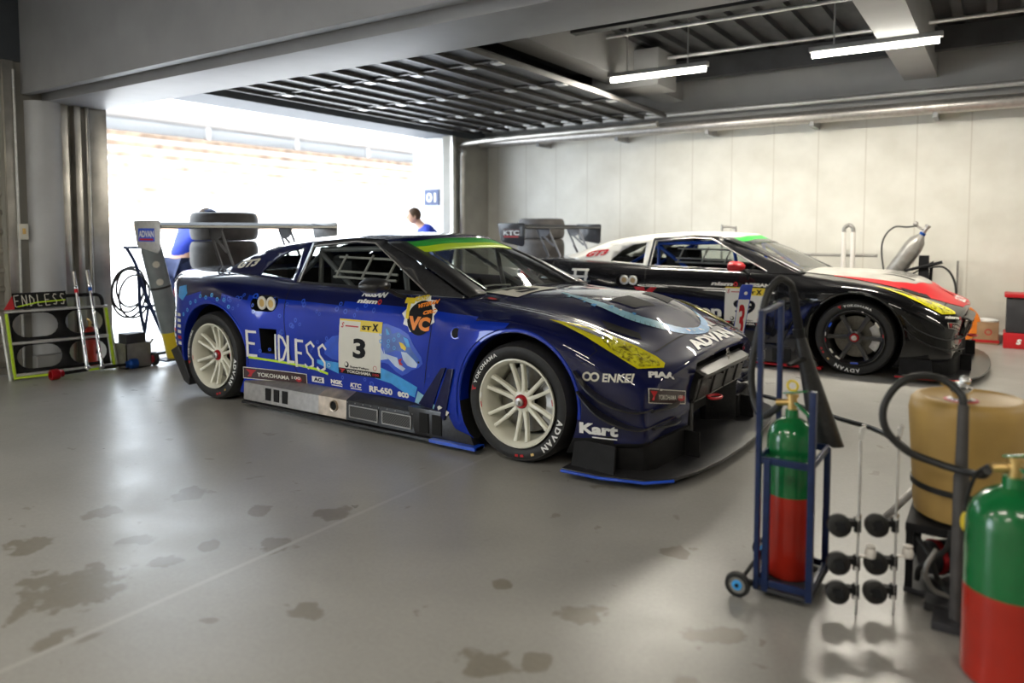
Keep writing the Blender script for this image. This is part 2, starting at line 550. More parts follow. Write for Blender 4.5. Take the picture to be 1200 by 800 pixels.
# ================================================================== THE PIT BUILDING
XE = -5.1      # pit-lane end of the garage
YB = 6.9       # long white wall
def floor_mat():
    m = bpy.data.materials.new('painted_concrete_floor'); m.use_nodes = True
    nt = m.node_tree; b = nt.nodes['Principled BSDF']; L = nt.links
    g = nt.nodes.new('ShaderNodeNewGeometry')
    def noise(scale, detail=6, rough=0.6, dist=0.0):
        n = nt.nodes.new('ShaderNodeTexNoise'); n.inputs['Scale'].default_value = scale
        n.inputs['Detail'].default_value = detail; n.inputs['Roughness'].default_value = rough
        n.inputs['Distortion'].default_value = dist
        L.new(g.outputs['Position'], n.inputs['Vector']); return n.outputs['Fac']
    def ramp(f, a, b_, ca, cb):
        r = nt.nodes.new('ShaderNodeValToRGB'); r.color_ramp.elements[0].position = a; r.color_ramp.elements[1].position = b_
        r.color_ramp.elements[0].color = (*ca, 1); r.color_ramp.elements[1].color = (*cb, 1)
        L.new(f, r.inputs['Fac']); return r.outputs['Color']
    def mix(f, c1, c2, mode='MIX'):
        x = nt.nodes.new('ShaderNodeMix'); x.data_type = 'RGBA'; x.blend_type = mode
        if isinstance(f, float): x.inputs[0].default_value = f
        else: L.new(f, x.inputs[0])
        L.new(c1, x.inputs[6]); L.new(c2, x.inputs[7]); return x.outputs[2]
    base = ramp(noise(0.9, 4), 0.3, 0.7, (0.29, 0.283, 0.262), (0.35, 0.342, 0.318))
    spots = ramp(noise(2.6, 3, 0.5, 0.3), 0.70, 0.725, (1, 1, 1), (0.70, 0.67, 0.61))
    spots2 = ramp(noise(7.0, 3, 0.5, 0.3), 0.69, 0.715, (1, 1, 1), (0.72, 0.69, 0.63))
    fine = ramp(noise(60, 3), 0.35, 0.65, (0.95, 0.95, 0.95), (1.04, 1.04, 1.04))
    c = mix(1.0, base, spots, 'MULTIPLY'); c = mix(1.0, c, spots2, 'MULTIPLY'); c = mix(1.0, c, fine, 'MULTIPLY')
    # individual oil and rubber stains with ragged outlines
    wob = nt.nodes.new('ShaderNodeTexNoise'); wob.inputs['Scale'].default_value = 9.0; wob.inputs['Detail'].default_value = 4
    L.new(g.outputs['Position'], wob.inputs['Vector'])
    acc = None
    for x, y, r in ((-0.55, -2.09, 0.16), (-0.3, -1.08, 0.08), (-0.24, -1.45, 0.07), (-0.47, -1.79, 0.05), (-0.62, -1.24, 0.06), (-0.77, -1.73, 0.055), (-1.07, -1.28, 0.09), (1.06, -1.21, 0.065),
                    (0.97, -1.64, 0.08), (1.49, -1.1, 0.07), (1.16, -0.6, 0.055), (0.27, -1.73, 0.055), (-0.25, -2.29, 0.06), (1.09, -1.54, 0.045), (-1.08, -2.02, 0.08), (-0.46, -1.6, 0.045), (0.73, -1.2, 0.035), (-1.19, -1.65, 0.07)):
        d = nt.nodes.new('ShaderNodeVectorMath'); d.operation = 'DISTANCE'
        L.new(g.outputs['Position'], d.inputs[0]); d.inputs[1].default_value = (x, y, 0)
        a = nt.nodes.new('ShaderNodeMath'); a.operation = 'MULTIPLY_ADD'; L.new(wob.outputs['Fac'], a.inputs[0]); a.inputs[1].default_value = r * 3.2; L.new(d.outputs['Value'], a.inputs[2])
        k = nt.nodes.new('ShaderNodeMapRange'); k.interpolation_type = 'SMOOTHSTEP'; L.new(a.outputs[0], k.inputs[0])
        k.inputs[1].default_value = r * 2.45; k.inputs[2].default_value = r * 2.75; k.inputs[3].default_value = 1; k.inputs[4].default_value = 0
        if acc is None: acc = k.outputs[0]
        else:
            mxx = nt.nodes.new('ShaderNodeMath'); mxx.operation = 'MAXIMUM'; L.new(acc, mxx.inputs[0]); L.new(k.outputs[0], mxx.inputs[1]); acc = mxx.outputs[0]
    st = ramp(acc, 0.0, 1.0, (1, 1, 1), (0.66, 0.62, 0.55))
    c = mix(1.0, c, st, 'MULTIPLY')
    # pour joints: one line along the garage
    sp = nt.nodes.new('ShaderNodeSeparateXYZ'); L.new(g.outputs['Position'], sp.inputs[0])
    def line(sock, at, wd):
        a = nt.nodes.new('ShaderNodeMath'); a.operation = 'SUBTRACT'; L.new(sock, a.inputs[0]); a.inputs[1].default_value = at
        q = nt.nodes.new('ShaderNodeMath'); q.operation = 'ABSOLUTE'; L.new(a.outputs[0], q.inputs[0])
        k = nt.nodes.new('ShaderNodeMath'); k.operation = 'LESS_THAN'; L.new(q.outputs[0], k.inputs[0]); k.inputs[1].default_value = wd
        return k.outputs[0]
    pale = nt.nodes.new('ShaderNodeRGB'); pale.outputs[0].default_value = (0.37, 0.36, 0.34, 1)
    c = mix(line(sp.outputs['X'], -0.2, 0.012), c, pale.outputs[0])
    L.new(c, b.inputs['Base Color'])
    rr = nt.nodes.new('ShaderNodeMapRange'); L.new(noise(2.2, 5), rr.inputs[0])
    rr.inputs[1].default_value = 0.3; rr.inputs[2].default_value = 0.7; rr.inputs[3].default_value = 0.27; rr.inputs[4].default_value = 0.38; b.inputs['Specular IOR Level'].default_value = 0.45
    L.new(rr.outputs[0], b.inputs['Roughness'])
    bp = nt.nodes.new('ShaderNodeBump'); bp.inputs['Strength'].default_value = 0.12; bp.inputs['Distance'].default_value = 0.01
    L.new(noise(14, 4), bp.inputs['Height']); L.new(bp.outputs['Normal'], b.inputs['Normal'])
    return m
M['floor'] = floor_mat()

def wall_mat():
    """white board panels: joints every 0.565 m along X, faint grime near the floor"""
    m = bpy.data.materials.new('white_wall_panels'); m.use_nodes = True
    nt = m.node_tree; b = nt.nodes['Principled BSDF']; L = nt.links
    g = nt.nodes.new('ShaderNodeNewGeometry'); sp = nt.nodes.new('ShaderNodeSeparateXYZ'); L.new(g.outputs['Position'], sp.inputs[0])
    a = nt.nodes.new('ShaderNodeMath'); a.operation = 'ADD'; L.new(sp.outputs['X'], a.inputs[0]); a.inputs[1].default_value = 2.64 + 0.565 * 20
    d = nt.nodes.new('ShaderNodeMath'); d.operation = 'PINGPONG'; L.new(a.outputs[0], d.inputs[0]); d.inputs[1].default_value = 0.2825
    k = nt.nodes.new('ShaderNodeMath'); k.operation = 'LESS_THAN'; L.new(d.outputs[0], k.inputs[0]); k.inputs[1].default_value = 0.007
    n = nt.nodes.new('ShaderNodeTexNoise'); n.inputs['Scale'].default_value = 2.5; n.inputs['Detail'].default_value = 6
    L.new(g.outputs['Position'], n.inputs['Vector'])
    r = nt.nodes.new('ShaderNodeValToRGB'); r.color_ramp.elements[0].position = 0.25; r.color_ramp.elements[1].position = 0.7
    r.color_ramp.elements[0].color = (0.62, 0.60, 0.53, 1); r.color_ramp.elements[1].color = (0.76, 0.745, 0.68, 1)
    L.new(n.outputs['Fac'], r.inputs['Fac'])
    x = nt.nodes.new('ShaderNodeMix'); x.data_type = 'RGBA'; L.new(k.outputs[0], x.inputs[0])
    L.new(r.outputs['Color'], x.inputs[6]); x.inputs[7].default_value = (0.58, 0.55, 0.48, 1)
    L.new(x.outputs[2], b.inputs['Base Color']); b.inputs['Roughness'].default_value = 0.45
    return m
M['wall'] = wall_mat()
M['concrete'] = mat('grey_concrete', (0.30, 0.29, 0.26), 0.8, var=0.12, vscale=3, bump=0.1, bscale=30)
M['palegrey'] = mat('pale_grey_paint', (0.30, 0.30, 0.30), 0.5, var=0.06, vscale=3)
M['beampaint'] = mat('beam_paint', (0.30, 0.30, 0.31), 0.5, var=0.08, vscale=3)
M['column'] = mat('column_paint', (0.52, 0.53, 0.55), 0.45, var=0.08, vscale=3)
M['shutter'] = mat('shutter_steel', (0.52, 0.50, 0.46), 0.32, 0.85, var=0.25, vscale=4)
M['deck'] = mat('dark_deck', (0.045, 0.046, 0.05), 0.7, var=0.3, vscale=3)
M['slat'] = mat('door_slat_grey', (0.035, 0.035, 0.036), 0.45, 0.3, var=0.2, vscale=6)
M['slatrib'] = mat('door_rib_grey', (0.075, 0.072, 0.07), 0.45, 0.4, var=0.2, vscale=6)
M['soffit'] = mat('soffit_paint', (0.075, 0.085, 0.10), 0.6, var=0.05)
M['tube'] = mat('lit_tube', (1, 1, 1), 0.5, emit=(1.0, 0.97, 0.86), estr=14)
M['asphalt'] = mat('pit_lane_concrete', (0.50, 0.50, 0.50), 0.8, var=0.08, vscale=1)
M['outwhite'] = mat('sunlit_white_paint', (0.80, 0.80, 0.80), 0.6, var=0.03)
M['seats'] = mat('grandstand_seats', (0.46, 0.33, 0.24), 0.8, var=0.5, vscale=0.8)

MB().box(XE, -7, -0.1, 8.0, YB + 0.2, 0).build('floor', M['floor'], kind='structure')
MB().box(-60, -60, -0.12, XE, 90, -0.012).build('pit_lane_ground', M['asphalt'], kind='structure')
MB().box(-6.5, YB, 0, 8.0, YB + 0.2, 2.85).build('wall_back', M['wall'], kind='structure')
MB().box(XE - 0.3, YB - 0.12, 2.80, 8.0, YB + 0.2, 3.75).build('trim_1', M['palegrey'], kind='structure')
MB().box(-5.1, -7.2, 0, 8.0, -7.0, 3.75).build('wall_near', M['wall'], kind='structure')
MB().box(XE - 0.4, -7.2, 3.65, 9.5, YB + 0.2, 3.8).build('ceiling', M['deck'], kind='structure')
# deck ribs of the ceiling
mb = MB()
for k in range(44):
    x = -4.9 + 0.3 * k
    mb.box(x, -6.9, 3.58, x + 0.1, YB - 0.12, 3.65)
mb.build('trim_2', M['deck'], kind='structure')
# end wall at the pit lane: pier at the left of the doorway, shortened shutter of the next bay, header
mb = MB()
mb.box(XE - 0.30, -0.42, 0, XE, 0.46, 2.78)
mb.build('wall_end', M['concrete'], kind='structure')
MB().box(XE - 0.35, -7.0, 2.78, XE + 0.02, YB, 3.66).build('trim_3', M['soffit'], kind='structure')
MB().box(XE - 0.15, 5.86, 0, XE, YB, 2.78).build('wall_end_right', M['concrete'], kind='structure')
# canopy soffit outside and the white party wall that carries the garage number
MB().box(-5.75, -7.0, 2.79, XE - 0.35, YB + 0.2, 3.0).build('trim_4', M['soffit'], kind='structure')
MB().box(-6.0, 6.02, 0, XE - 0.15, 6.2, 2.79).build('wall_party', M['outwhite'], kind='structure')
# rolling shutter of the camera's own bay, shortened out of view to admit added daylight
mb = MB()
mb.box(XE - 0.2, -4.6, 0, XE - 0.10, -0.42, 2.78)
for k in range(16):
    mb.tube([(XE - 0.10, -4.6, 0.09 + 0.17 * k), (XE - 0.10, -0.42, 0.09 + 0.17 * k)], 0.03, 6)
mb.build('door_1', M['shutter'], kind='structure')
# steel guides of the doorway
mb = MB()
mb.box(XE, 0.02, 0, XE + 0.05, 0.10, 2.78); mb.box(XE, 0.14, 0, XE + 0.08, 0.20, 2.78)
mb.box(XE, 0.30, 0, XE + 0.04, 0.46, 2.78); mb.tube([(XE + 0.07, 0.26, 0), (XE + 0.07, 0.26, 2.7)], 0.02, 8)
mb.box(XE, -0.42, 0, XE + 0.03, -0.33, 2.78)
mb.build('trim_5', M['shutter'], kind='structure', bev=0.006)
mb = MB()
mb.tube(smooth_path([(XE + 0.09, 6.05, 0), (XE + 0.09, 6.05, 2.2), (XE + 0.12, 6.05, 2.52), (XE + 0.3, 6.06, 2.68), (XE + 3.4, 6.06, 2.72)], 8), 0.045, 10)
mb.box(XE, 5.86, 0, XE + 0.05, 5.94, 2.78)
mb.build('trim_6', M['shutter'], kind='structure')
# round column and the long beam over it
MB().lathe([(0.0, 0), (0.15, 0), (0.15, 2.45), (0, 2.45)], (XE - 0.01, -0.10, 0), n=40).build('column', M['column'], kind='structure')
mb = MB()
mb.box(XE, -0.27, 2.50, 8.0, -0.19, 3.66)      # fascia
mb.box(XE, -0.19, 2.53, 8.0, -0.10, 3.66)      # groove
mb.box(XE, -0.10, 2.45, 8.0, 0.44, 3.66)
mb.build('trim_7', M['beampaint'], kind='structure', bev=0.008)
# cross beams
for n, (x0, x1, y0, z) in enumerate(((1.17, 1.52, 0.44, 3.10), (-1.95, -1.62, 2.4, 3.12), (4.3, 4.65, 0.44, 3.10))):
    MB().box(x0, y0, z, x1, YB - 0.12, 3.66).build('trim_%d' % (8 + n), M['palegrey'], kind='structure')
for n, (y, z, h) in enumerate(((2.2, 3.3, 0.2), (3.5, 3.35, 0.2), (6.2, 3.3, 0.25))):
    MB().box(-5.0, y, z, 8.0, y + 0.12, z + h).build('trim_%d' % (11 + n), M['deck'], kind='structure')
# paddock end, closed
MB().box(7.8, -7.0, 0, 8.0, YB, 3.66).build('wall_paddock', M['wall'], kind='structure')

# sectional door rolled up under the ceiling
t = thing('overhead_door', 'dark grey slatted sectional door stowed flat under the ceiling at the doorway', 'overhead door', (-3.3, 3.6, 2.84))
MB().box(-5.0, 0.62, 2.88, -1.7, 6.3, 2.91).build('panel', M['slat'], t)
for k in range(11):
    x = -4.97 + 0.325 * k
    MB().box(x, 0.62, 2.84, x + 0.05, 6.3, 2.88).build('rib', M['slatrib'], t)
for k in range(5):
    y = 1.1 + 1.2 * k
    MB().box(-5.0, y, 2.86, -1.7, y + 0.05, 2.885).build('stile', M['slatrib'], t)
for k in range(10):
    for j in range(5):
        x = -4.66 + 0.325 * k; y = 1.1 + 1.2 * j
        if random.random() < 0.9:
            MB().box(x - 0.05, y - 0.03, 2.83, x + 0.05, y + 0.08, 2.85).build('hinge', M['alu'], t)
# ducts and pipes
t = MB().tube([(-5.0, 6.55, 2.72), (7.9, 6.55, 2.72)], 0.08, 18).build('ventilation_pipe', M['brushed'], label='long metal pipe running along the top of the white wall', cat='pipe')
for k in range(6):
    x = -3.9 + 1.35 * k
    MB().box(x, 6.5, 2.6, x + 0.05, 6.92, 2.72).build('bracket', M['palegrey'], t)
MB().tube([(-5.0, 6.62, 2.92), (7.9, 6.62, 2.92)], 0.03, 10).build('conduit_pipe', M['alu'], label='thin conduit pipe just above the long metal pipe of the white wall', cat='pipe')
mb = MB(); mb.box(-2.2, 5.1, 3.05, -1.3, 5.7, 3.5)
mb.build('ventilation_duct', M['palegrey'], label='square grey duct hanging from the ceiling left of the left-hand tube lamp', cat='duct', bev=0.02)
for y in (1.6, 2.9, 4.1, 5.4):
    MB().tube([(-1.5, y, 3.42), (7.8, y, 3.42)], 0.02, 8).build('ceiling_conduit', M['alu'], label='thin metal conduit running along the dark ceiling above the cars', cat='pipe', group='conduits under the ceiling')
# tube lamps
for x0, x1, side in ((-1.63, -0.51, 'left-hand lit tube lamp hanging from the dark ceiling, nearer the doorway'), (0.58, 1.68, 'right-hand lit tube lamp hanging in front of the pale cross beam')):
    t = thing('tube_lamp', side, 'ceiling lamp', ((x0 + x1) / 2, 4.5, 2.99))
    MB().box(x0 - 0.03, 4.46, 3.06, x1 + 0.03, 4.54, 3.11).build('housing', M['palegrey'], t, bev=0.008)
    MB().tube([(x0, 4.5, 3.03), (x1, 4.5, 3.03)], 0.026, 12).build('tube', M['tube'], t)
    mb = MB()
    for x in (x0 + 0.2, x1 - 0.2): mb.tube([(x, 4.5, 3.11), (x, 4.5, 3.6)], 0.008, 6)
    mb.build('hanger', M['alu'], t)
    lamp('tube_light', 'AREA', ((x0 + x1) / 2, 4.5, 2.99), 62, (1.0, 0.93, 0.80), target=((x0 + x1) / 2, 4.5, 0), shape='RECTANGLE', size=1.1, size_y=0.06)

# number sign on the party wall
t = MB().box(-5.75, 5.99, 1.70, -5.45, 6.02, 1.96).build('garage_number_sign', mat('sign_blue', (0.06, 0.08, 0.16), 0.5, var=0.1), label='small dark blue number sign on the white wall beside the doorway', cat='sign')
f = Flat(); f.text('01', 0.05, 0.05, 0.2, 0.15, bold=0.02)
plate(f, 'lettering', M['white'], (-5.75, 5.985, 1.70), (1, 0, 0), (0, 0, 1), t, fix=(-5.6, 6.005, 1.70))

# outside: pit wall, fence, grandstand
mb = MB(); mb.box(-14.3, -30, -0.01, -14.0, 60, 0.95); mb.build('pit_wall', M['outwhite'], kind='structure')
t = thing('catch_fence', 'pale wire fence standing on the pit wall beyond the doorway', 'fence', (-14.15, 15, 0.95))
mb = MB()
for k in range(24): mb.cyl((-14.15, -8 + 2 * k, 0.95), (-14.15, -8 + 2 * k, 1.9), 0.04, n=8)
mb.build_each('post', M['outwhite'], t)
mb = MB()
for z in (1.2, 1.5, 1.85): mb.tube([(-14.15, -8, z), (-14.15, 38, z)], 0.02, 6)
mb.build_each('rail', M['outwhite'], t)
t = thing('grandstand', 'sunlit grandstand with brown seats and a white roof beyond the pit lane', 'grandstand', (-50, 35, -0.01))
mb = MB()
for k in range(9): mb.box(-45 - 1.2 * k, -5, -0.01, -43.8 - 1.2 * k, 85, 1.2 + 0.90 * k)
mb.build_each('terrace', M['outwhite'], t)
mb = MB()
for k in range(9):
    mb.box(-44.6 - 1.2 * k, -5, 1.2 + 0.90 * k, -44.2 - 1.2 * k, 85, 1.65 + 0.90 * k)
mb.build_each('seat_row', M['seats'], t)
mb = MB(); mb.prism([(-42.5, -5, 8.9), (-57, -5, 10.2), (-57, -5, 10.6), (-42.5, -5, 9.9)], (0, 90, 0))
mb.build('roof', M['outwhite'], t)
mb = MB()
for k in range(10): mb.cyl((-54.5, -3 + 9.5 * k, 0), (-54.5, -3 + 9.5 * k, 10.1), 0.25, n=10)
mb.box(-57, -5, 0, -56.6, 85, 10.2)
mb.build_each('support', M['outwhite'], t)

# ================================================================== THE RACING CARS
# authored in car space: front axle at x=0, centre line y=0, right side towards -y, ground z=0
WB = 2.78
NET = [
 # each row: list of (x, half width, height) from the centre line outwards and down
 [(-3.70,0,.930),(-3.70,.30,.930),(-3.69,.50,.925),(-3.66,.66,.915),(-3.58,.78,.895),(-3.47,.86,.83),(-3.40,.90,.62),(-3.38,.92,.42),(-3.30,.92,.26),(-3.26,.86,.22)],
 [(-3.66,0,.975),(-3.66,.30,.975),(-3.62,.50,.97),(-3.57,.66,.96),(-3.48,.79,.94),(-3.38,.89,.86),(-3.34,.935,.66),(-3.33,.95,.43),(-3.22,.95,.22),(-3.20,.88,.18)],
 [(-3.40,0,.985),(-3.40,.30,.985),(-3.38,.50,.98),(-3.34,.66,.975),(-3.28,.81,.955),(-3.24,.92,.88),(-3.22,.975,.70),(-3.22,.98,.44),(-3.15,.975,.18),(-3.14,.90,.13)],
 [(-3.10,0,.985),(-3.10,.30,.985),(-3.10,.50,.98),(-3.09,.66,.975),(-3.07,.82,.96),(-3.05,.94,.90),(-3.05,1.0,.74),(-3.05,1.0,.45),(-3.05,.99,.14),(-3.05,.90,.10)],
 [(-2.78,0,.97),(-2.78,.30,.97),(-2.78,.50,.97),(-2.78,.67,.965),(-2.78,.81,.955),(-2.78,.945,.91),(-2.78,1.005,.79),(-2.78,1.01,.45),(-2.78,1.0,.12),(-2.78,.90,.09)],
 [(-2.45,0,.95),(-2.45,.30,.95),(-2.45,.50,.95),(-2.45,.68,.945),(-2.45,.795,.94),(-2.45,.905,.88),(-2.45,.985,.74),(-2.45,.985,.45),(-2.45,.98,.12),(-2.45,.90,.09)],
 [(-2.15,0,.92),(-2.15,.30,.92),(-2.15,.50,.92),(-2.15,.68,.92),(-2.15,.775,.92),(-2.15,.865,.86),(-2.15,.935,.72),(-2.15,.945,.45),(-2.15,.93,.14),(-2.15,.88,.10)],
 [(-1.80,0,.91),(-1.80,.30,.91),(-1.80,.50,.91),(-1.80,.69,.905),(-1.80,.770,.908),(-1.80,.845,.85),(-1.80,.90,.71),(-1.80,.915,.45),(-1.80,.90,.15),(-1.80,.86,.10)],
 [(-1.40,0,.90),(-1.40,.30,.90),(-1.40,.50,.90),(-1.40,.70,.895),(-1.40,.775,.898),(-1.40,.84,.84),(-1.40,.89,.70),(-1.40,.91,.45),(-1.40,.90,.15),(-1.40,.86,.10)],
 [(-.95,0,.90),(-.95,.30,.90),(-.95,.50,.895),(-.95,.70,.888),(-.95,.780,.886),(-.95,.84,.83),(-.95,.885,.70),(-.95,.91,.45),(-.95,.90,.15),(-.95,.86,.10)],
 [(-.68,0,.905),(-.68,.30,.90),(-.68,.50,.895),(-.68,.70,.885),(-.68,.790,.876),(-.68,.85,.82),(-.68,.90,.70),(-.68,.93,.45),(-.68,.93,.15),(-.68,.86,.10)],
 [(-.52,0,.905),(-.52,.30,.90),(-.52,.50,.893),(-.52,.68,.880),(-.52,.795,.866),(-.52,.875,.815),(-.52,.94,.70),(-.52,.975,.45),(-.52,.985,.14),(-.52,.88,.10)],
 [(-.30,0,.90),(-.30,.30,.895),(-.30,.48,.88),(-.30,.66,.855),(-.30,.80,.850),(-.30,.915,.81),(-.30,.99,.72),(-.30,1.01,.45),(-.30,1.01,.12),(-.30,.90,.09)],
 [(0,0,.90),(0,.28,.892),(0,.46,.865),(0,.65,.815),(0,.80,.825),(0,.925,.80),(0,1.005,.735),(0,1.015,.45),(0,1.01,.12),(0,.90,.09)],
 [(.25,0,.885),(.25,.28,.875),(.25,.45,.835),(.25,.63,.768),(.25,.78,.778),(.25,.915,.755),(.25,.995,.69),(.25,1.01,.45),(.25,1.0,.13),(.25,.90,.10)],
 [(.45,0,.825),(.45,.28,.815),(.45,.44,.770),(.45,.61,.705),(.45,.76,.715),(.45,.89,.690),(.45,.97,.61),(.45,.99,.43),(.45,.985,.16),(.45,.90,.12)],
 [(.64,0,.705),(.64,.28,.700),(.64,.44,.682),(.65,.60,.652),(.64,.74,.635),(.62,.86,.605),(.60,.93,.54),(.60,.955,.41),(.61,.96,.20),(.60,.90,.15)],
 [(.765,0,.648),(.765,.28,.645),(.760,.45,.632),(.755,.60,.607),(.74,.74,.580),(.71,.835,.540),(.70,.895,.48),(.70,.92,.38),(.72,.93,.21),(.70,.88,.18)],
 [(.825,0,.612),(.824,.28,.610),(.816,.455,.600),(.800,.60,.577),(.775,.74,.545),(.755,.82,.505),(.735,.87,.44),(.73,.90,.35),(.745,.91,.23),(.73,.86,.185)],
 [(.840,0,.590),(.839,.28,.588),(.831,.455,.579),(.815,.60,.556),(.788,.73,.525),(.768,.81,.480),(.748,.855,.41),(.742,.885,.33),(.75,.895,.235),(.74,.85,.185)],
]
def crom(a, b, c, d, t):
    return 0.5 * ((2 * b) + (c - a) * t + (2 * a - 5 * b + 4 * c - d) * t * t + (3 * b - 3 * c + d - a) * t ** 3)
def spline_rows(rows, sub):
    out = []
    n = len(rows)
    for i in range(n - 1):
        b = rows[i]; c = rows[i + 1]
        a = rows[i - 1] if i else [2 * p - q for p, q in zip(b, c)]
        d = rows[i + 2] if i + 2 < n else [2 * q - p for p, q in zip(b, c)]
        for k in range(sub):
            out.append([crom(a[j], b[j], c[j], d[j], k / sub) for j in range(len(b))])
    out.append(rows[-1])
    return out

def body_mesh():
    rows = [[Vector((x, -w, z)) for x, w, z in r] for r in NET]
    rows = [r + [Vector((r[-1].x, 0, r[-1].z))] for r in rows]
    rows[-1][-1].x = .82; rows[-2][-1].x = .81
    rows = spline_rows(rows, 5)
    half = []
    for r in rows:
        last = r[-1]; cols = smooth_path(r[:-1], 4)
        cols[0].y = 0
        half.append(cols + [last])
    full = []
    for r in half:
        left = [Vector((p.x, -p.y, p.z)) for p in r[1:-1]][::-1]
        full.append(left + r)          # from the left sill over the top to the bottom centre
    mb = MB()
    mb.grid(full, closed=True)
    n = len(full[0]); R = len(full)
    # end caps as fans round a centre point
    for i in (0, R - 1):
        ring = full[i]; c = sum(ring, Vector()) / n if i == 0 else Vector((.835, 0, .38))
        k = len(mb.v); mb.v.append(c)
        for j in range(n):
            mb.f.append((i * n + j, i * n + (j + 1) % n, k)); mb.m.append(0)
    return mb

def apply_bool(o, cutters, mats):
    for c in cutters:
        md = o.modifiers.new('cut', 'BOOLEAN'); md.operation = 'DIFFERENCE'; md.object = c; md.solver = 'EXACT'
        md.material_mode = 'TRANSFER'
    bpy.context.view_layer.update()
    dg = bpy.context.evaluated_depsgraph_get()
    me = bpy.data.meshes.new_from_object(o.evaluated_get(dg), preserve_all_data_layers=True, depsgraph=dg)
    o.modifiers.clear()
    old = o.data
    o.data = me
    me.name = old.name
    bpy.data.meshes.remove(old)
    for c in cutters:
        m = c.data; bpy.data.objects.remove(c); bpy.data.meshes.remove(m)

def zfit(x, z):
    """half width of the cabin side at height z"""
    w_ = 0.775 - (z - 0.90) / 0.33 * 0.175
    if x < -2.2: w_ -= (-2.2 - x) * 0.03
    return w_

def side_panel(outer, holes, side, name, mats, parent, thick=0.012, off=0.0, label=None, cell=0.09):
    """cabin side: polygon in (x,z) with openings, laid on the leaning cabin side"""
    tri = tessellate_polygon([[Vector((a, b, 0)) for a, b in outer]] + [[Vector((a, b, 0)) for a, b in h] for h in holes])
    pts = [p for l in [outer] + holes for p in l]
    bm = bmesh.new()
    vs = [bm.verts.new((a, b, 0)) for a, b in pts]
    for t in tri:
        try: bm.faces.new([vs[i] for i in t])
        except ValueError: pass
    for ax in (0, 1):
        lo = min(p[ax] for p in pts); hi = max(p[ax] for p in pts); a = lo + cell
        while a < hi:
            n = Vector((1, 0, 0)) if ax == 0 else Vector((0, 1, 0))
            bmesh.ops.bisect_plane(bm, geom=bm.verts[:] + bm.edges[:] + bm.faces[:], plane_co=n * a, plane_no=n); a += cell
    mb = MB()
    bm.verts.index_update()
    mb.v = [Vector((q.co.x, side * (zfit(q.co.x, q.co.y) + off), q.co.y)) for q in bm.verts]
    mb.f = [tuple(v.index for v in f.verts) for f in bm.faces]; mb.m = [0] * len(mb.f)
    bm.free()
    o = mb.build(name, mats, parent, label)
    if thick:
        md = o.modifiers.new('thickness', 'SOLIDIFY'); md.thickness = thick; md.offset = 0
    return o

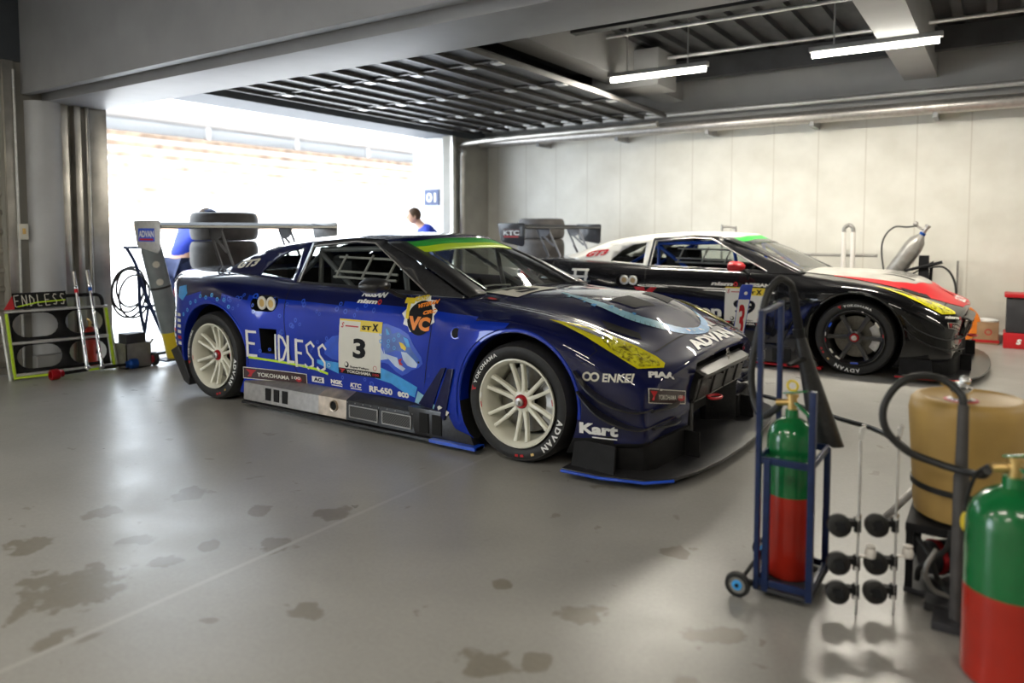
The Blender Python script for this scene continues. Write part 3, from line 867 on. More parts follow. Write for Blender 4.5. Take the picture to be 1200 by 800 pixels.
def car_wheel(car, x, side, front, sp):
    """rim with its tyre, nut and brake behind"""
    A = Vector((0, side, 0))              # outward
    yo = side * 1.0
    R = 0.337; r0 = 0.245
    c = Vector((x, yo, R))
    mb = MB()
    mb.lathe([(r0, -0.004), (r0 + .004, 0.004), (r0 - .004, 0.006), (r0 - .012, -.006), (r0 - .022, -.020), (r0 - .026, -.055), (r0 - .035, -.12), (r0 - .035, -.25), (r0 - .028, -.27), (r0 - .02, -.27), (r0 - .02, -.03), (r0, -.012)], c, A, 64, closed=True)
    hub = -0.055 if sp['spokes'] == 12 else -0.03
    n = sp['spokes']
    Z = Vector((0, 0, 1)); X = Vector((1, 0, 0))
    mb.lathe([(0.0, hub), (0.045, hub), (0.062, hub - .006), (0.068, hub - .03), (0.0, hub - .04)], c, A, 32)
    def rad(t): return X * math.cos(t) + Z * math.sin(t)
    def spoke(t0, t1, w0, w1, d):
        tan = lambda t: -X * math.sin(t) + Z * math.cos(t)
        pts = []
        for q in range(7):
            s = q / 6
            rr = 0.052 + s * (r0 - 0.024 - 0.052)
            tt = t0 + (t1 - t0) * s ** 0.8
            depth = hub + (-.020 - hub) * s ** 1.6 if hub < -.04 else hub - 0.012 * math.sin(PI * s) + s * 0.008
            wd = w0 + (w1 - w0) * s
            if s > 0.8: wd *= 1 + (s - .8) * 1.5
            p = c + rad(tt) * rr
            T = tan(tt)
            pts.append([p + A * (depth - d) - T * wd, p + A * (depth - .004) - T * wd, p + A * depth - T * wd * 0.5, p + A * depth + T * wd * 0.5, p + A * (depth - .004) + T * wd, p + A * (depth - d) + T * wd])
        mb.grid(pts, closed=True)
    if n == 12:
        for k in range(6):
            m = math.radians(90 + 60 * k + (4 if front else -4))
            for s in (-1, 1):
                spoke(m + s * math.radians(13), m + s * math.radians(9.5), 0.012, 0.0085, 0.03)
    else:
        for k in range(6):
            m = math.radians(90 + 60 * k + 30)
            spoke(m, m, 0.018, 0.017, 0.03)
    w = mb.build('wheel', M[sp['rim']], car, label=sp['wheel_label'])
    # tyre
    mb = MB()
    prof = [(r0 - .002, -.010), (r0 + .012, .002), (.272, .010), (.298, .013), (.316, .008), (.328, -.010), (.334, -.030), (R, -.07), (R, -.23), (.334, -.27), (.326, -.292), (.30, -.31), (.262, -.30), (r0 - .002, -.28)]
    prof = [(a, b - 0.012) for a, b in prof]
    mb.lathe(prof, c, A, 72, closed=True)
    ty = mb.build('tyre', M['rubber'], w)
    # grooves of sidewall: raised ring
    mb = MB(); mb.tube([c + rad(2 * PI * k / 64) * .315 + A * -.004 for k in range(64)], .0016, 6, closed=True)
    mb.build('sidewall_ring', M['rubberlight'], w)
    if side < 0:
        f = Flat()
        a1, a2 = sp['tyre_text_angles'][0 if front else 1]
        f.use(0); arc_text(f, 'YOKOHAMA', .291, a1, .021, 48, bold=.03)
        f.use(1)
        t = math.radians(a1 + 29)
        for s in (0,):
            rr = .291
            def pp(dr, dt): return ((rr + dr) * math.cos(t + dt), (rr + dr) * math.sin(t + dt))
            f.poly([pp(.014, .06), pp(.014, -.05), pp(0, .0), pp(-.013, -.03), pp(-.013, .02), pp(0, .03)], 1)
        LT = [M['white'], M['red'], M['gold']]
        plate(f, 'tyre_lettering', LT, c + A * .0025, (1, 0, 0), (0, 0, 1), w)
        f = Flat(); arc_text(f, 'ADVAN', .291, a2, .034, 44, bold=.04)
        plate(f, 'tyre_lettering', LT, c + A * .0025, (1, 0, 0), (0, 0, 1), w)
        f = Flat(); f.use(2)
        for q in range(4):
            t = math.radians(a2 - 36 - 7 * q)
            f.poly([((.291 + a) * math.cos(t + b), (.291 + a) * math.sin(t + b)) for a, b in ((-.007, -.035), (-.007, .035), (.007, .035), (.007, -.035))], 1) if q != 1 else None
            f.use(0 if q == 0 else 1)
        plate(f, 'tyre_mark', LT, c + A * .0025, (1, 0, 0), (0, 0, 1), w, each=True)
    # centre nut
    mb = MB()
    mb.lathe([(.0, .012), (.034, .012), (.040, .004), (.040, -.02), (.0, -.02)], c + A * (hub + .002), A, 24)
    mb.use(1).lathe([(.022, .0), (.024, .0), (.024, .016), (.010, .020), (.010, .034), (.0, .034)], c + A * (hub + .012), A, 20)
    mb.build('wheel_nut', [M['rednut'], M['brushed']], w)
    # rim stickers
    f = Flat()
    for a, k in ((188, 0), (8, 0), (175, 1)):
        t = math.radians(a)
        f.use(k).poly([((.238 + p) * math.cos(t + q), (.238 + p) * math.sin(t + q)) for p, q in ((-.004, -.07), (-.004, .07), (.004, .07), (.004, -.07))], 1)
    if sp['rim'] == 'wheelblack':
        for a, k, ww in ((152, 3, .10), (35, 2, .12), (-88, 3, .14), (215, 2, .10), (235, 2, .1)):
            t = math.radians(a)
            f.use(k).poly([((.226 + p) * math.cos(t + q), (.226 + p) * math.sin(t + q)) for p, q in ((-.008, -ww), (-.008, ww), (.008, ww), (.008, -ww))], 1)
    if side < 0:
        plate(f, 'rim_sticker', [M['red'], M['white'], M['cream'], M['midblue']], c + A * .003, (1, 0, 0), (0, 0, 1), w, each=True)
    # brake
    mb = MB(); mb.lathe([(.06, -.13), (.185, -.13), (.185, -.165), (.06, -.165)], c, A, 40, closed=True)
    mb.build('brake_disc', M['disc'], w)
    mb = MB()
    pts = []
    for q in range(9):
        t = math.radians(-38 + q * 9.5)
        rr = [(.135, -.10), (.205, -.10), (.205, -.19), (.135, -.19)]
        pts.append([c + rad(t) * a + A * b for a, b in rr])
    mb.grid(pts, closed=True); mb.f.append((0, 1, 2, 3)); mb.m.append(0); mb.f.append((32, 33, 34, 35)); mb.m.append(0)
    mb.build('brake_caliper', M['alu'], w, bev=.006)
    mb = MB(); mb.lathe([(0, -.17), (.07, -.17), (.07, -.27), (.21, -.275), (.21, -.285), (0, -.285)], c, A, 24)
    mb.build('hub', M['matblack'], w)
    return w

def build_car(sp, loc):
    car = thing(sp['name'], sp['label'], 'car', loc)
    base = Vector(loc)
    BASE[car.name] = Vector((-1.39, 0, 0))      # car space: the Empty sits under the middle of the wheelbase
    P = sp['paint']; PF = sp['flare']
    mb = body_mesh()
    bm = bmesh.new()
    me = bpy.data.meshes.new('tmp')
    bvh0 = BVHTree.FromPolygons([tuple(v) for v in mb.v], mb.f)
    # ---- body
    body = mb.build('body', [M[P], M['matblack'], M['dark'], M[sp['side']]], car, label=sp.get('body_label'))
    me.from_pydata([], [], []); bpy.data.meshes.remove(me); bm.free()
    cut = []
    for x in (0, -WB):
        for s in (-1, 1):
            c = MB().cyl((x, s * .62, .345), (x, s * 1.2, .345), .388 if x == 0 else .392, n=64)
            c.v = [v + Vector((1.39, 0, 0)) * 0 for v in c.v]
            cut.append(c.build('cutter', M['dark'], car))
    c = MB()
    tub = [(-2.75, .62), (-2.35, .67), (-.80, .67), (-.62, .66)]
    lo = [Vector((x, -w_, .28)) for x, w_ in tub] + [Vector((x, w_, .28)) for x, w_ in tub[::-1]]
    c.prism(lo, (0, 0, .9))
    cut.append(c.build('cutter', M['matblack'], car))
    # grille mouth
    pl_ = [(-.44, .562), (-.28, .572), (0, .577), (.28, .572), (.44, .562), (.44, .13), (-.44, .13)]
    c = MB().prism([Vector((.64, a, b)) for a, b in pl_], (.5, 0, 0))
    cut.append(c.build('cutter', M['dark'], car))
    # side duct at the lettering and fuel filler pocket
    for s in (-1, 1):
        cut.append(MB().prism([Vector((a, s * .80, b)) for a, b in ((-2.26, .585), (-2.095, .585), (-2.105, .405), (-2.245, .405))], (0, s * .4, 0)).build('cutter', M['dark'], car))
        pk = [(-2.30 + .05 * math.cos(t), .765 + .058 * math.sin(t)) for t in [PI / 2 + PI * k / 8 for k in range(9)]] + [(-2.16 + .055 * math.cos(t), .765 + .058 * math.sin(t)) for t in [-PI / 2 + PI * k / 8 for k in range(9)]]
        cut.append(MB().prism([Vector((a, s * .90, b)) for a, b in pk], (0, s * .3, 0)).build('cutter', M['matblack'], car))
    apply_bool(body, cut, None)
    me = body.data
    for p in me.polygons:
        p.use_smooth = True
        c = p.center + Vector((-1.39, 0, 0))
        if p.material_index == 0:
            if c.z < .215 and c.x > .2: p.material_index = 1
            elif c.z < .34 and c.x < -3.1: p.material_index = 1
            elif c.z < .10: p.material_index = 1
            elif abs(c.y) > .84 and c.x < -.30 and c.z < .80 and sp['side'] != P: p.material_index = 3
    me.set_sharp_from_angle(angle=math.radians(40))
    bvh = bvh0
    def S_(fl, name, mats, O, U=(1, 0, 0), V=(0, 0, 1), **k):
        return stick(fl, name, mats, bvh, O, U, V, car, **k)
    RS = lambda x, z: (x, -1.2, z)    # origin for right-side stickers: sticker x is car x, sticker y is height

    # ---- cabin
    belt = [(-.52, .885), (-.95, .882), (-1.4, .892), (-2.0, .905), (-2.5, .935), (-2.88, .955)]
    rail = [(-2.88, .975), (-2.62, 1.055), (-2.32, 1.14), (-2.0, 1.203), (-1.62, 1.238), (-1.33, 1.225)]
    door_glass = [(-.84, .90), (-1.42, 1.198), (-1.62, 1.208), (-2.02, 1.170), (-2.03, .925), (-1.4, .912)]
    quarter = [(-2.12, .935), (-2.13, 1.160), (-2.28, 1.135), (-2.40, 1.075), (-2.50, .985), (-2.52, .952)]
    for s in (-1, 1):
        outerA = [(-.50, .878), (-1.33, 1.228), (-1.62, 1.238), (-2.06, 1.208), (-2.07, .895), (-1.4, .885), (-.95, .875)]
        side_panel(outerA, [door_glass], s, 'door_frame', M['carbon'], car)
        outerC = [(-2.07, .895), (-2.06, 1.208), (-2.32, 1.178), (-2.62, 1.122), (-2.80, 1.055), (-2.98, .975), (-2.95, .95), (-2.5, .93)]
        side_panel(outerC, [quarter], s, 'rear_pillar', M[sp['pillar']], car)
        side_panel(door_glass, [], s, 'side_window', M['glass'], car, thick=0, off=-.004)
        side_panel(quarter, [], s, 'quarter_window', M['glass'], car, thick=0, off=-.004)
        # bright edge of the window surround
        mb = MB(); mb.tube([(x, s * (zfit(x, z) + .006), z) for x, z in ((-.82, .895), (-1.42, 1.205), (-1.62, 1.215), (-2.03, 1.178), (-2.04, .918))], .006, 6)
        mb.build('window_moulding', M['brushed'], car)
    # windscreen, roof, fastback
    def cross(row):     # row of (x, w, z) half -> full
        r = smooth_path([Vector((x, -w_, z)) for x, w_, z in row], 4)
        r[0].y = 0
        return [Vector((p.x, -p.y, p.z)) for p in r[1:]][::-1] + r
    w0 = [(-.50, 0, .905), (-.50, .30, .903), (-.50, .52, .898), (-.50, .745, .882)]
    w1 = [(-1.16, 0, 1.235), (-1.17, .27, 1.232), (-1.20, .46, 1.215), (-1.30, .615, 1.212)]
    w05 = [tuple((a + b) / 2 for a, b in zip(p, q)) for p, q in zip(w0, w1)]
    w05 = [(x - .005, w_, z + .018) for x, w_, z in w05]
    rows = spline_rows([cross(w0), cross(w05), cross(w1)], 8)
    nb = 12
    MB().grid(rows[:nb + 1]).build('windscreen', M['glass'], car)
    # banner at the top of the windscreen: coloured film, two stripes
    mb = MB(); mb.use(0).grid(rows[nb:nb + 3]); mb.use(1).grid(rows[nb + 2:])
    for v in mb.v: v += Vector((.004, 0, .004))
    bn = mb.build('windscreen_banner', [M[sp['banner'][0]], M[sp['banner'][1]]], car, solid=.003, label=sp['banner_label'])
    # pillars over the screen edges
    for s in (-1, 1):
        e0 = [r[-1] if s < 0 else r[0] for r in rows]; i0 = [r[-4] if s < 0 else r[3] for r in rows]
        mb = MB(); mb.grid([[a + Vector((0, s * .012, .004)), (a + b) / 2 + Vector((0, 0, .010)), b + Vector((0, 0, .004))] for a, b in zip(e0, i0)])
        mb.build('windscreen_pillar', M['carbon'], car, solid=.01)
    r0_ = [(-1.16, 0, 1.235), (-1.17, .27, 1.232), (-1.20, .46, 1.215), (-1.30, .615, 1.212)]
    roof_rows = [r0_,
        [(-1.22, 0, 1.262), (-1.23, .27, 1.258), (-1.26, .46, 1.246), (-1.36, .612, 1.226)],
        [(-1.60, 0, 1.282), (-1.60, .27, 1.278), (-1.60, .46, 1.266), (-1.62, .605, 1.240)],
        [(-1.98, 0, 1.272), (-1.98, .27, 1.268), (-1.98, .46, 1.250), (-1.98, .612, 1.214)],
        [(-2.30, 0, 1.242), (-2.30, .27, 1.238), (-2.30, .46, 1.225), (-2.30, .622, 1.182)],
        [(-2.62, 0, 1.195), (-2.62, .27, 1.190), (-2.62, .46, 1.172), (-2.62, .640, 1.125)],
        [(-2.92, 0, 1.125), (-2.92, .27, 1.115), (-2.90, .46, 1.085), (-2.88, .680, 1.012)],
        [(-3.18, 0, 1.035), (-3.18, .27, 1.025), (-3.14, .46, 1.00), (-3.05, .72, .958)],
        [(-3.42, 0, .965), (-3.40, .27, .962), (-3.34, .46, .955), (-3.20, .72, .94)]]
    rr = spline_rows([cross(r) for r in roof_rows], 5)
    mb = MB(); mb.grid(rr, flip=True)
    cut_ = []
    nC = len(rr[0])
    for i, f in enumerate(mb.f):
        row = i // (nC - 1); col = i % (nC - 1)
        if 23 <= row < 33 and 7 <= col < nC - 8: mb.m[i] = 2
        elif row < 3: mb.m[i] = 1
    roof = mb.build('roof', [M[sp['roof']], M[sp['rooffront']], M['glass']], car, label=sp.get('roof_label'))
    # a body-colour infill where roof meets shoulders is part of the pillar; roof edge moulding
    # ---- interior
    mb = MB()
    mb.box(-.95, -.64, .62, -.58, .64, .83)
    mb.build('dashboard', M['matblack'], car, bev=.03)
    mb = MB()
    for a, b in (((-1.05, -.62, .30), (-1.22, -.56, 1.16)), ((-1.05, .62, .30), (-1.22, .56, 1.16)), ((-2.0, -.64, .30), (-2.02, -.57, 1.14)), ((-2.0, .64, .30), (-2.02, .57, 1.14)),
                 ((-1.22, -.56, 1.17), (-1.22, .56, 1.17)), ((-2.02, -.57, 1.15), (-2.02, .57, 1.15)), ((-1.22, -.56, 1.17), (-2.02, -.57, 1.15)), ((-1.22, .56, 1.17), (-2.02, .57, 1.15)),
                 ((-2.02, -.57, 1.15), (-2.0, .6, .5)), ((-2.02, .57, 1.15), (-2.0, -.6, .5)), ((-2.02, -.55, 1.13), (-2.68, -.45, .75)), ((-2.02, .55, 1.13), (-2.68, .45, .75)),
                 ((-1.22, -.56, 1.16), (-.72, -.63, .80)), ((-1.22, .56, 1.16), (-.72, .63, .80)), ((-2.02, -.57, 1.12), (-1.05, -.63, .45)), ((-1.55, .58, 1.15), (-1.0, .62, .85)), ((-2.0, .6, .7), (-1.05, .62, .55))):
        mb.cyl(a, b, .019, n=10)
    mb.build('roll_cage', M[sp.get('cage', 'cage')], car)
    mb = MB()
    prof = [(-1.30, .42), (-1.55, .40), (-1.78, .45), (-1.90, .75), (-1.98, 1.10), (-1.90, 1.12), (-1.80, .85), (-1.66, .58), (-1.32, .52)]
    mb.prism([Vector((x, -.52, z)) for x, z in prof], (0, .44, 0))
    mb.box(-1.95, -.56, .88, -1.72, -.50, 1.08); mb.box(-1.95, -.10, .88, -1.72, -.04, 1.08)
    mb.build('racing_seat', M['seat'], car, bev=.03)
    mb = MB()
    for z in (.96, 1.00, 1.10): mb.tube([(-1.80, -.665 + (z - .95) * .45, z), (-1.20, -.66 + (z - .95) * .45, z - .01)], .009, 6)
    for x in (-1.78, -1.52, -1.28): mb.tube([(x, -.665, .95), (x + .06, -.60, 1.12)], .009, 6)
    mb.build('window_net', M['net'], car)
    mb = MB()
    mb.tube([(-1.08 + .05 * math.sin(2 * PI * k / 24), -.30 + .15 * math.cos(2 * PI * k / 24), .84 + .13 * math.sin(2 * PI * k / 24)) for k in range(24)], .014, 8, closed=True)
    mb.bar((-1.08, -.44, .84), (-1.08, -.16, .84), .03, .02); mb.cyl((-1.08, -.30, .84), (-.85, -.30, .78), .02, n=8)
    mb.build('steering_wheel', M['matblack'], car)
    mb = MB(); mb.tube([(-.56, -.50, .915), (-.80, -.48, 1.03), (-1.08, -.45, 1.165)], [.010, .008, .006], 8)
    mb.tube([(-.56, -.22, .925), (-.60, -.35, .93), (-.62, -.55, .925)], .008, 6)
    mb.build('wiper', M[sp['wiper']], car)
    # ---- wheels
    for x, fr in ((0, True), (-WB, False)):
        for s in (-1, 1):
            car_wheel(car, x, s, fr, sp)
    # arch lips
    for x, r in ((0, .39), (-WB, .394)):
        for s in (-1, 1):
            mb = MB()
            outer = []
            a0, a1 = (-6, 186) if x == 0 else (-6, 200)
            for q in range(41):
                t = math.radians(a0 + (a1 - a0) * q / 40)
                hx = x + r * math.cos(t); hz = .345 + r * math.sin(t)
                hit = bvh.ray_cast(Vector((x + (r + .012) * math.cos(t), s * 2, .345 + (r + .012) * math.sin(t))), Vector((0, -s, 0)), 2)[0]
                yy = abs(hit.y) if hit else .99
                ww = [(r - .004, yy - .08), (r - .004, yy - .0), (r + .002, yy + .006), (r + .014, yy + .004), (r + .020, yy - .004)]
                outer.append([Vector((x + a * math.cos(t), s * b, .345 + a * math.sin(t))) for a, b in ww])
            mb.grid(outer)
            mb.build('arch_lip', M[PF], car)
    # ---- skirts
    for s in (-1, 1):
        mb = MB()
        def sect(x, o=0):
            return [Vector((x, s * a, z)) for a, z in ((.86, .235), (.90, .225), (.985, .188), (.995, .18), (1.0, .055), (.98, .045), (.86, .045))]
        for k, (xa, xb) in enumerate(((-2.40, -1.60), (-1.60, -1.335), (-1.335, -.74))):
            mb.use(k)
            mb.grid([sect(xa), sect(xb)]); n = len(mb.v)
            mb.f.append(tuple(range(n - 14, n - 7))); mb.m.append(k); mb.f.append(tuple(range(n - 7, n))); mb.m.append(k)
        sk = mb.build('side_skirt', [M[sp['skirt'][0]], M[sp['skirt'][1]], M['carbon']], car, label=sp.get('skirt_label'), weld=False)
        mb = MB()
        for xa in (-2.15, -2.06, -1.97): mb.box(xa, s * .98, .078, xa + .055, s * 1.003, .165)
        mb.build_each('louvre', M['dark'], sk)
        mb = MB(); mb.lathe([(.030, -.05), (.030, .006), (.036, .008), (.038, .0), (.038, -.05)], (-1.45, s * 1.0, .13), (0, s, 0), 24, closed=True)
        mb.use(1).lathe([(.0, -.0), (.031, -.0)], (-1.45, s * .999, .13), (0, s, 0), 24)
        mb.build('exhaust_pipe', [M['exhaust'], M['dark']], sk)
        for xa, xb in ((-1.30, -1.05), (-1.01, -.77)):
            MB().box(xa, s * .99, .078, xb, s * 1.003, .155).build('mesh_grille', M['mesh'], sk)
        mb = MB()
        for xa, xb in ((-1.30, -1.05), (-1.01, -.77)):
            for a, b in (((xa, .078), (xb, .078)), ((xb, .078), (xb, .155)), ((xb, .155), (xa, .155)), ((xa, .155), (xa, .078))):
                mb.tube([(a[0], s * 1.003, a[1]), (b[0], s * 1.003, b[1])], .004, 6)
        for k in range(9): mb.ball((-1.32 + .07 * k, s * 1.0, .172), .004, n=6)
        mb.build('grille_rim', M['brushed'], sk)
        # floor edge strip
        MB().box(-2.40, s * .95, .03, -.26, s * 1.02, .045).build('floor_edge', M[sp['edge0']], car)
    # ---- front fender panel with its louvre fins
    fl = [(-.40, .215), (-.785, .215), (-.76, .27), (-.69, .40), (-.60, .56), (-.52, .685), (-.455, .735), (-.38, .755), (-.25, .775), (-.05, .775)] + \
         [(.41 * math.cos(math.radians(t)), .345 + .41 * math.sin(math.radians(t))) for t in range(100, 196, 8)]
    f = Flat(); f.poly(fl)
    for s in (-1, 1):
        if s < 0:
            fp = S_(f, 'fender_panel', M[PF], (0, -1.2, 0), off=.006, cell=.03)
        else:
            fp = S_(f, 'fender_panel', M[PF], (0, 1.2, 0), (1, 0, 0), (0, 0, 1), off=.006, cell=.03) if False else None
        mb = MB()
        def sf(x, z, o):
            h = bvh.ray_cast(Vector((x, s * 2, z)), Vector((0, -s, 0)), 2)[0]
            return Vector((x, s * (abs(h.y) + o), z))
        for (ax, az, bx, bz, cx, cz, dx, dz) in ((-.545, .475, -.505, .482, -.64, .20, -.76, .225), (-.485, .478, -.435, .482, -.50, .17, -.625, .19)):
            pts = [sf(ax, az, -.004), sf(bx, bz, -.004), sf(cx, cz, -.004), sf(dx, dz, -.004)]
            mb.prism(pts, (0, s * .026, 0))
        mb.build_each('fender_fin', M[sp['fin']], car, bev=.004)
        # recessed slots between the fins
        mb = MB(); mb.prism([Vector((a, s * 1.0, b)) for a, b in ((-.80, .215), (-.37, .215), (-.29, .05), (-.74, .05))], (0, -s * .06, 0))
        mb.build('fender_foot', M['carbon'], car, bev=.006)
        mb = MB()
        for a in (-.70, -.60): mb.box(a, s * .998, .07, a + .07, s * 1.006, .19)
        mb.build_each('foot_slot', M['dark'], car)
        MB().box(-.60, s * .94, .03, -.26, s * 1.035, .05).build('foot_edge', M[sp['edge']], car)
        yy = bvh.ray_cast(Vector((-.44, s * 2, .69)), Vector((0, -s, 0)), 2)[0]
        mb = MB(); mb.lathe([(.030, -.02), (.030, .012), (.037, .012), (.040, .002), (.040, -.02)], (yy.x, yy.y, yy.z), (0, s, .25), 24, closed=True)
        mb.use(1).lathe([(0, .0105), (.031, .0105)], (yy.x, yy.y, yy.z), (0, s, .25), 24)
        mb.build('air_port', [M[PF], M['dark']], car)
    # ---- mirrors
    for s in (-1, 1):
        mb = MB()
        c = Vector((-1.04, s * 1.0, .945))
        mb.grid([[c + Vector((dx, s * .105 * math.cos(t) * q, .052 * math.sin(t) * q)) for t in [2 * PI * k / 20 for k in range(20)]] for dx, q in ((-.07, .02), (-.07, .93), (-.06, 1), (-.01, .97), (.035, .8), (.06, .45), (.066, .02))], closed=True)
        mm = mb.build('mirror', M[sp['mirror']], car, label=sp['mirror_label'])
        mb = MB(); mb.tube([(-1.03, s * .95, .93), (-1.0, s * .86, .88), (-.98, s * .80, .86)], .014, 8)
        mb.build('mirror_arm', M['carbon'], mm)
    # ---- headlamps (both sides share the outline)
    upper = [(.07, .775), (.25, .762), (.43, .722), (.60, .672), (.72, .625), (.765, .595)]
    lower = [(.755, .572), (.60, .555), (.45, .625), (.28, .705), (.14, .757)]
    for s in (-1, 1):
        Nn = Vector((1.8, s * 3.6, .6)).normalized()
        U = Vector((-s * Nn.y * -1 * -1, 0, 0))
        U = Vector((0, 0, 1)).cross(Nn).normalized() ; V = Nn.cross(U).normalized()
        O = Vector((.4, s * .75, .67))
        def q2(x, z, y=None):
            p = Vector((x, s * (.75 if y is None else y), z)) - O
            return (p.dot(U), p.dot(V))
        f = Flat()
        pu = [q2(x, z, .74) for x, z in upper]; pl2 = [q2(x, z, .74) for x, z in lower]
        poly_all = pu + pl2
        f.use(0).poly(poly_all, 0)
        inner = [q2(x, z, .74) for x, z in ((.36, .725), (.56, .672), (.69, .624), (.735, .595), (.73, .578), (.60, .565), (.50, .61), (.42, .66))]
        f.use(1).poly(inner, 1)
        dk = [q2(x, z, .74) for x, z in ((.16, .762), (.30, .742), (.42, .708), (.38, .700), (.26, .735))]
        f.use(2).poly(dk, 1)
        stick(f, 'headlamp', [M['lampyellow'], M['lampcrystal'], M['black']], bvh, O, U, V, car, off=.006, cell=.03, label='yellow-filmed headlamp')
        # rim of the lamp: thin bead
    # ---- splitter
    plan = [(.34, -1.09), (.56, -1.085), (.78, -1.03), (.89, -.92), (.95, -.75), (.995, -.5), (1.015, -.2)]
    full = plan + [(1.02, 0)] + [(x, -y) for x, y in plan[::-1]]
    mb = MB(); mb.prism([Vector((x, y, .045)) for x, y in full] , (0, 0, .016))
    spl = mb.build('splitter', M['carbon'], car, bev=.003, label='broad carbon front splitter')
    for s in (-1, 1):
        mb = MB(); mb.tube([(x, s * -y * 1.0, .046) for x, y in plan[:4]] if s > 0 else [(x, y, .046) for x, y in plan[:4]], .008, 8)
        mb.build('splitter_edge', M[sp['edge']], spl)
    mb = MB()
    body_front = [(.36, -.99), (.60, -.95), (.72, -.90), (.76, -.84), (.785, -.65), (.80, -.45), (.60, -.40)]
    for s in (-1, 1):
        mb.prism([Vector((x, s * -y, .06)) for x, y in body_front] , (0, 0, .15))
    mb.build_each('lower_bumper', M['matblack'], car, bev=.008)
    mb = MB()
    for s in (-1, 1):
        mb.prism([Vector((.36, s * 1.0, .06)), Vector((.62, s * 1.03, .06)), Vector((.60, s * .97, .19)), Vector((.37, s * .975, .20))], (0, s * .02, 0))
        mb.obox((.82, s * .52, .13), (.12, .012, .14))
    mb.build_each('splitter_fence', M['matblack'], car)
    # ---- canards
    for s in (-1, 1):
        for pts in (((.37, .555), (.45, .475), (.53, .425), (.62, .388), (.70, .368), (.745, .372)), ((.39, .45), (.48, .375), (.56, .33), (.66, .295), (.73, .283), (.775, .290))):
            top = []
            for k, (x, z) in enumerate(smooth_path([Vector((a, 0, b)) for a, b in pts], 5) if False else [(p.x, p.z) for p in smooth_path([Vector((a, 0, b)) for a, b in pts], 5)]):
                h = bvh.ray_cast(Vector((x, s * 2, z)), Vector((0, -s, 0)), 2)[0]
                yi = (abs(h.y) if h else .9) - .01
                q = k / (len(pts) * 5 - 5)
                wd = .03 + .075 * math.sin(PI * min(1, q * .85 + .12))
                top.append([Vector((x, s * yi, z + .004)), Vector((x + .01, s * (yi + wd), z + .012)), Vector((x + .01, s * (yi + wd), z + .004)), Vector((x, s * yi, z - .004))])
            mb = MB(); mb.grid(top, closed=True)
            mb.f += [(0, 1, 2, 3), tuple(len(mb.v) - 4 + i for i in range(4))]; mb.m += [0, 0]
            mb.build('canard', M['carbon'], car, label='black winglet on the bumper corner')
        # the winglets carry on over the bumper face
        for z in (.365, .275):
            mb = MB()
            pts = []
            for q in range(9):
                w_ = .87 - q * .035
                xx = bvh.ray_cast(Vector((2, s * w_, z)), Vector((-1, 0, 0)), 3)[0]
                xx = xx.x if xx else .75
                d = .05 * math.sin(PI * (q + .5) / 9) + .012
                pts.append([Vector((xx - .01, s * w_, z)), Vector((xx + d, s * w_, z + .012)), Vector((xx + d, s * w_, z + .004)), Vector((xx - .01, s * w_, z - .012))])
            mb.grid(pts, closed=True); mb.f += [(0, 1, 2, 3), tuple(len(mb.v) - 4 + i for i in range(4))]; mb.m += [0, 0]
            mb.build('canard', M['carbon'], car, label='short winglet across the bumper face')
    # ---- grille and duct
    def nose(w_, z): return .845 - .07 * w_ * w_ - max(0, .5 - z) * .08
    def band(z0, z1, out0, out1, k=5, wm=.425):
        rows_ = []
        for i in range(k):
            q = i / (k - 1); z = z0 + (z1 - z0) * q
            bulge = out0 + (out1 - out0) * q
            rows_.append([Vector((nose(w_, z) + bulge, w_, z - abs(w_) * .02)) for w_ in [(-wm + 2 * wm * j / 16) for j in range(17)]])
        return rows_
    mb = MB(); mb.grid(band(.535, .50, -.03, .040)); mb.grid(band(.50, .470, .040, .030, 3)); mb.grid(band(.475, .35, .010, -.01)); mb.grid(band(.35, .335, .004, -.02, 2))
    g = mb.build('grille_surround', M['satin'], car, solid=.008)
    mb = MB(); mb.grid(band(.466, .358, .018, -.002, wm=.40)); mb.build('grille_mesh', M['mesh'], g)
    mb = MB(); mb.box(.60, -.43, .53, .64, .43, .57)
    for w_ in (-.22, 0, .22): mb.tube([(nose(w_, .47) + .024, w_, .47), (nose(w_, .36) + .004, w_, .355)], .006, 6)
    for w_ in (-.3, -.1, .1, .3): mb.cyl((nose(w_, .473) + .0, w_, .462), (nose(w_, .473) + .034, w_, .462), .009, n=10)
    mb.build('grille_strut', M['carbon'], g)
    # badge: letters of the maker inside the grille slot
    f = Flat(); f.ring(0, 0, .030, .038, 0, n=4); f.text('GT', -.028, .004, .056, .030, bold=.03); f.text('R', -.018, -.034, .036, .030, bold=.03)
    plate(f, 'badge', M['steel'], (nose(0, .56) + .022, 0, .556), (0, 1, 0), (-.2, 0, 1), g, thick=0)
    mb = MB()
    for s in (-1, 1):
        mb.prism([Vector((x, s * w_, .06)) for x, w_ in ((.80, .40), (.64, .28), (.60, .28), (.60, .42))], (0, 0, .28))
        mb.prism([Vector((x, s * w_, .335)) for x, w_ in ((.79, .42), (.80, .40), (.64, .28), (.60, .40))], (0, 0, -.27))
    mb.build_each('bumper_duct', M['carbon'], car, bev=.004)
    mb = MB()
    mb.tube([(.875 + .035 * math.cos(t), -.26 + .055 * math.sin(t), .345) for t in [2 * PI * k / 20 for k in range(20)]], .008, 8, closed=True)
    mb.bar((.78, -.26, .345), (.845, -.26, .345), .03, .01)
    mb.build('tow_ring', M['red'], car, label='red towing ring')
    # ---- rear wing
    mb = MB()
    af = [(-3.84, 1.365), (-3.76, 1.352), (-3.66, 1.335), (-3.56, 1.330), (-3.50, 1.338), (-3.485, 1.330), (-3.50, 1.318), (-3.58, 1.306), (-3.68, 1.310), (-3.78, 1.332)]
    mb.prism([Vector((x, -.955, z)) for x, z in af], (0, 1.91, 0))
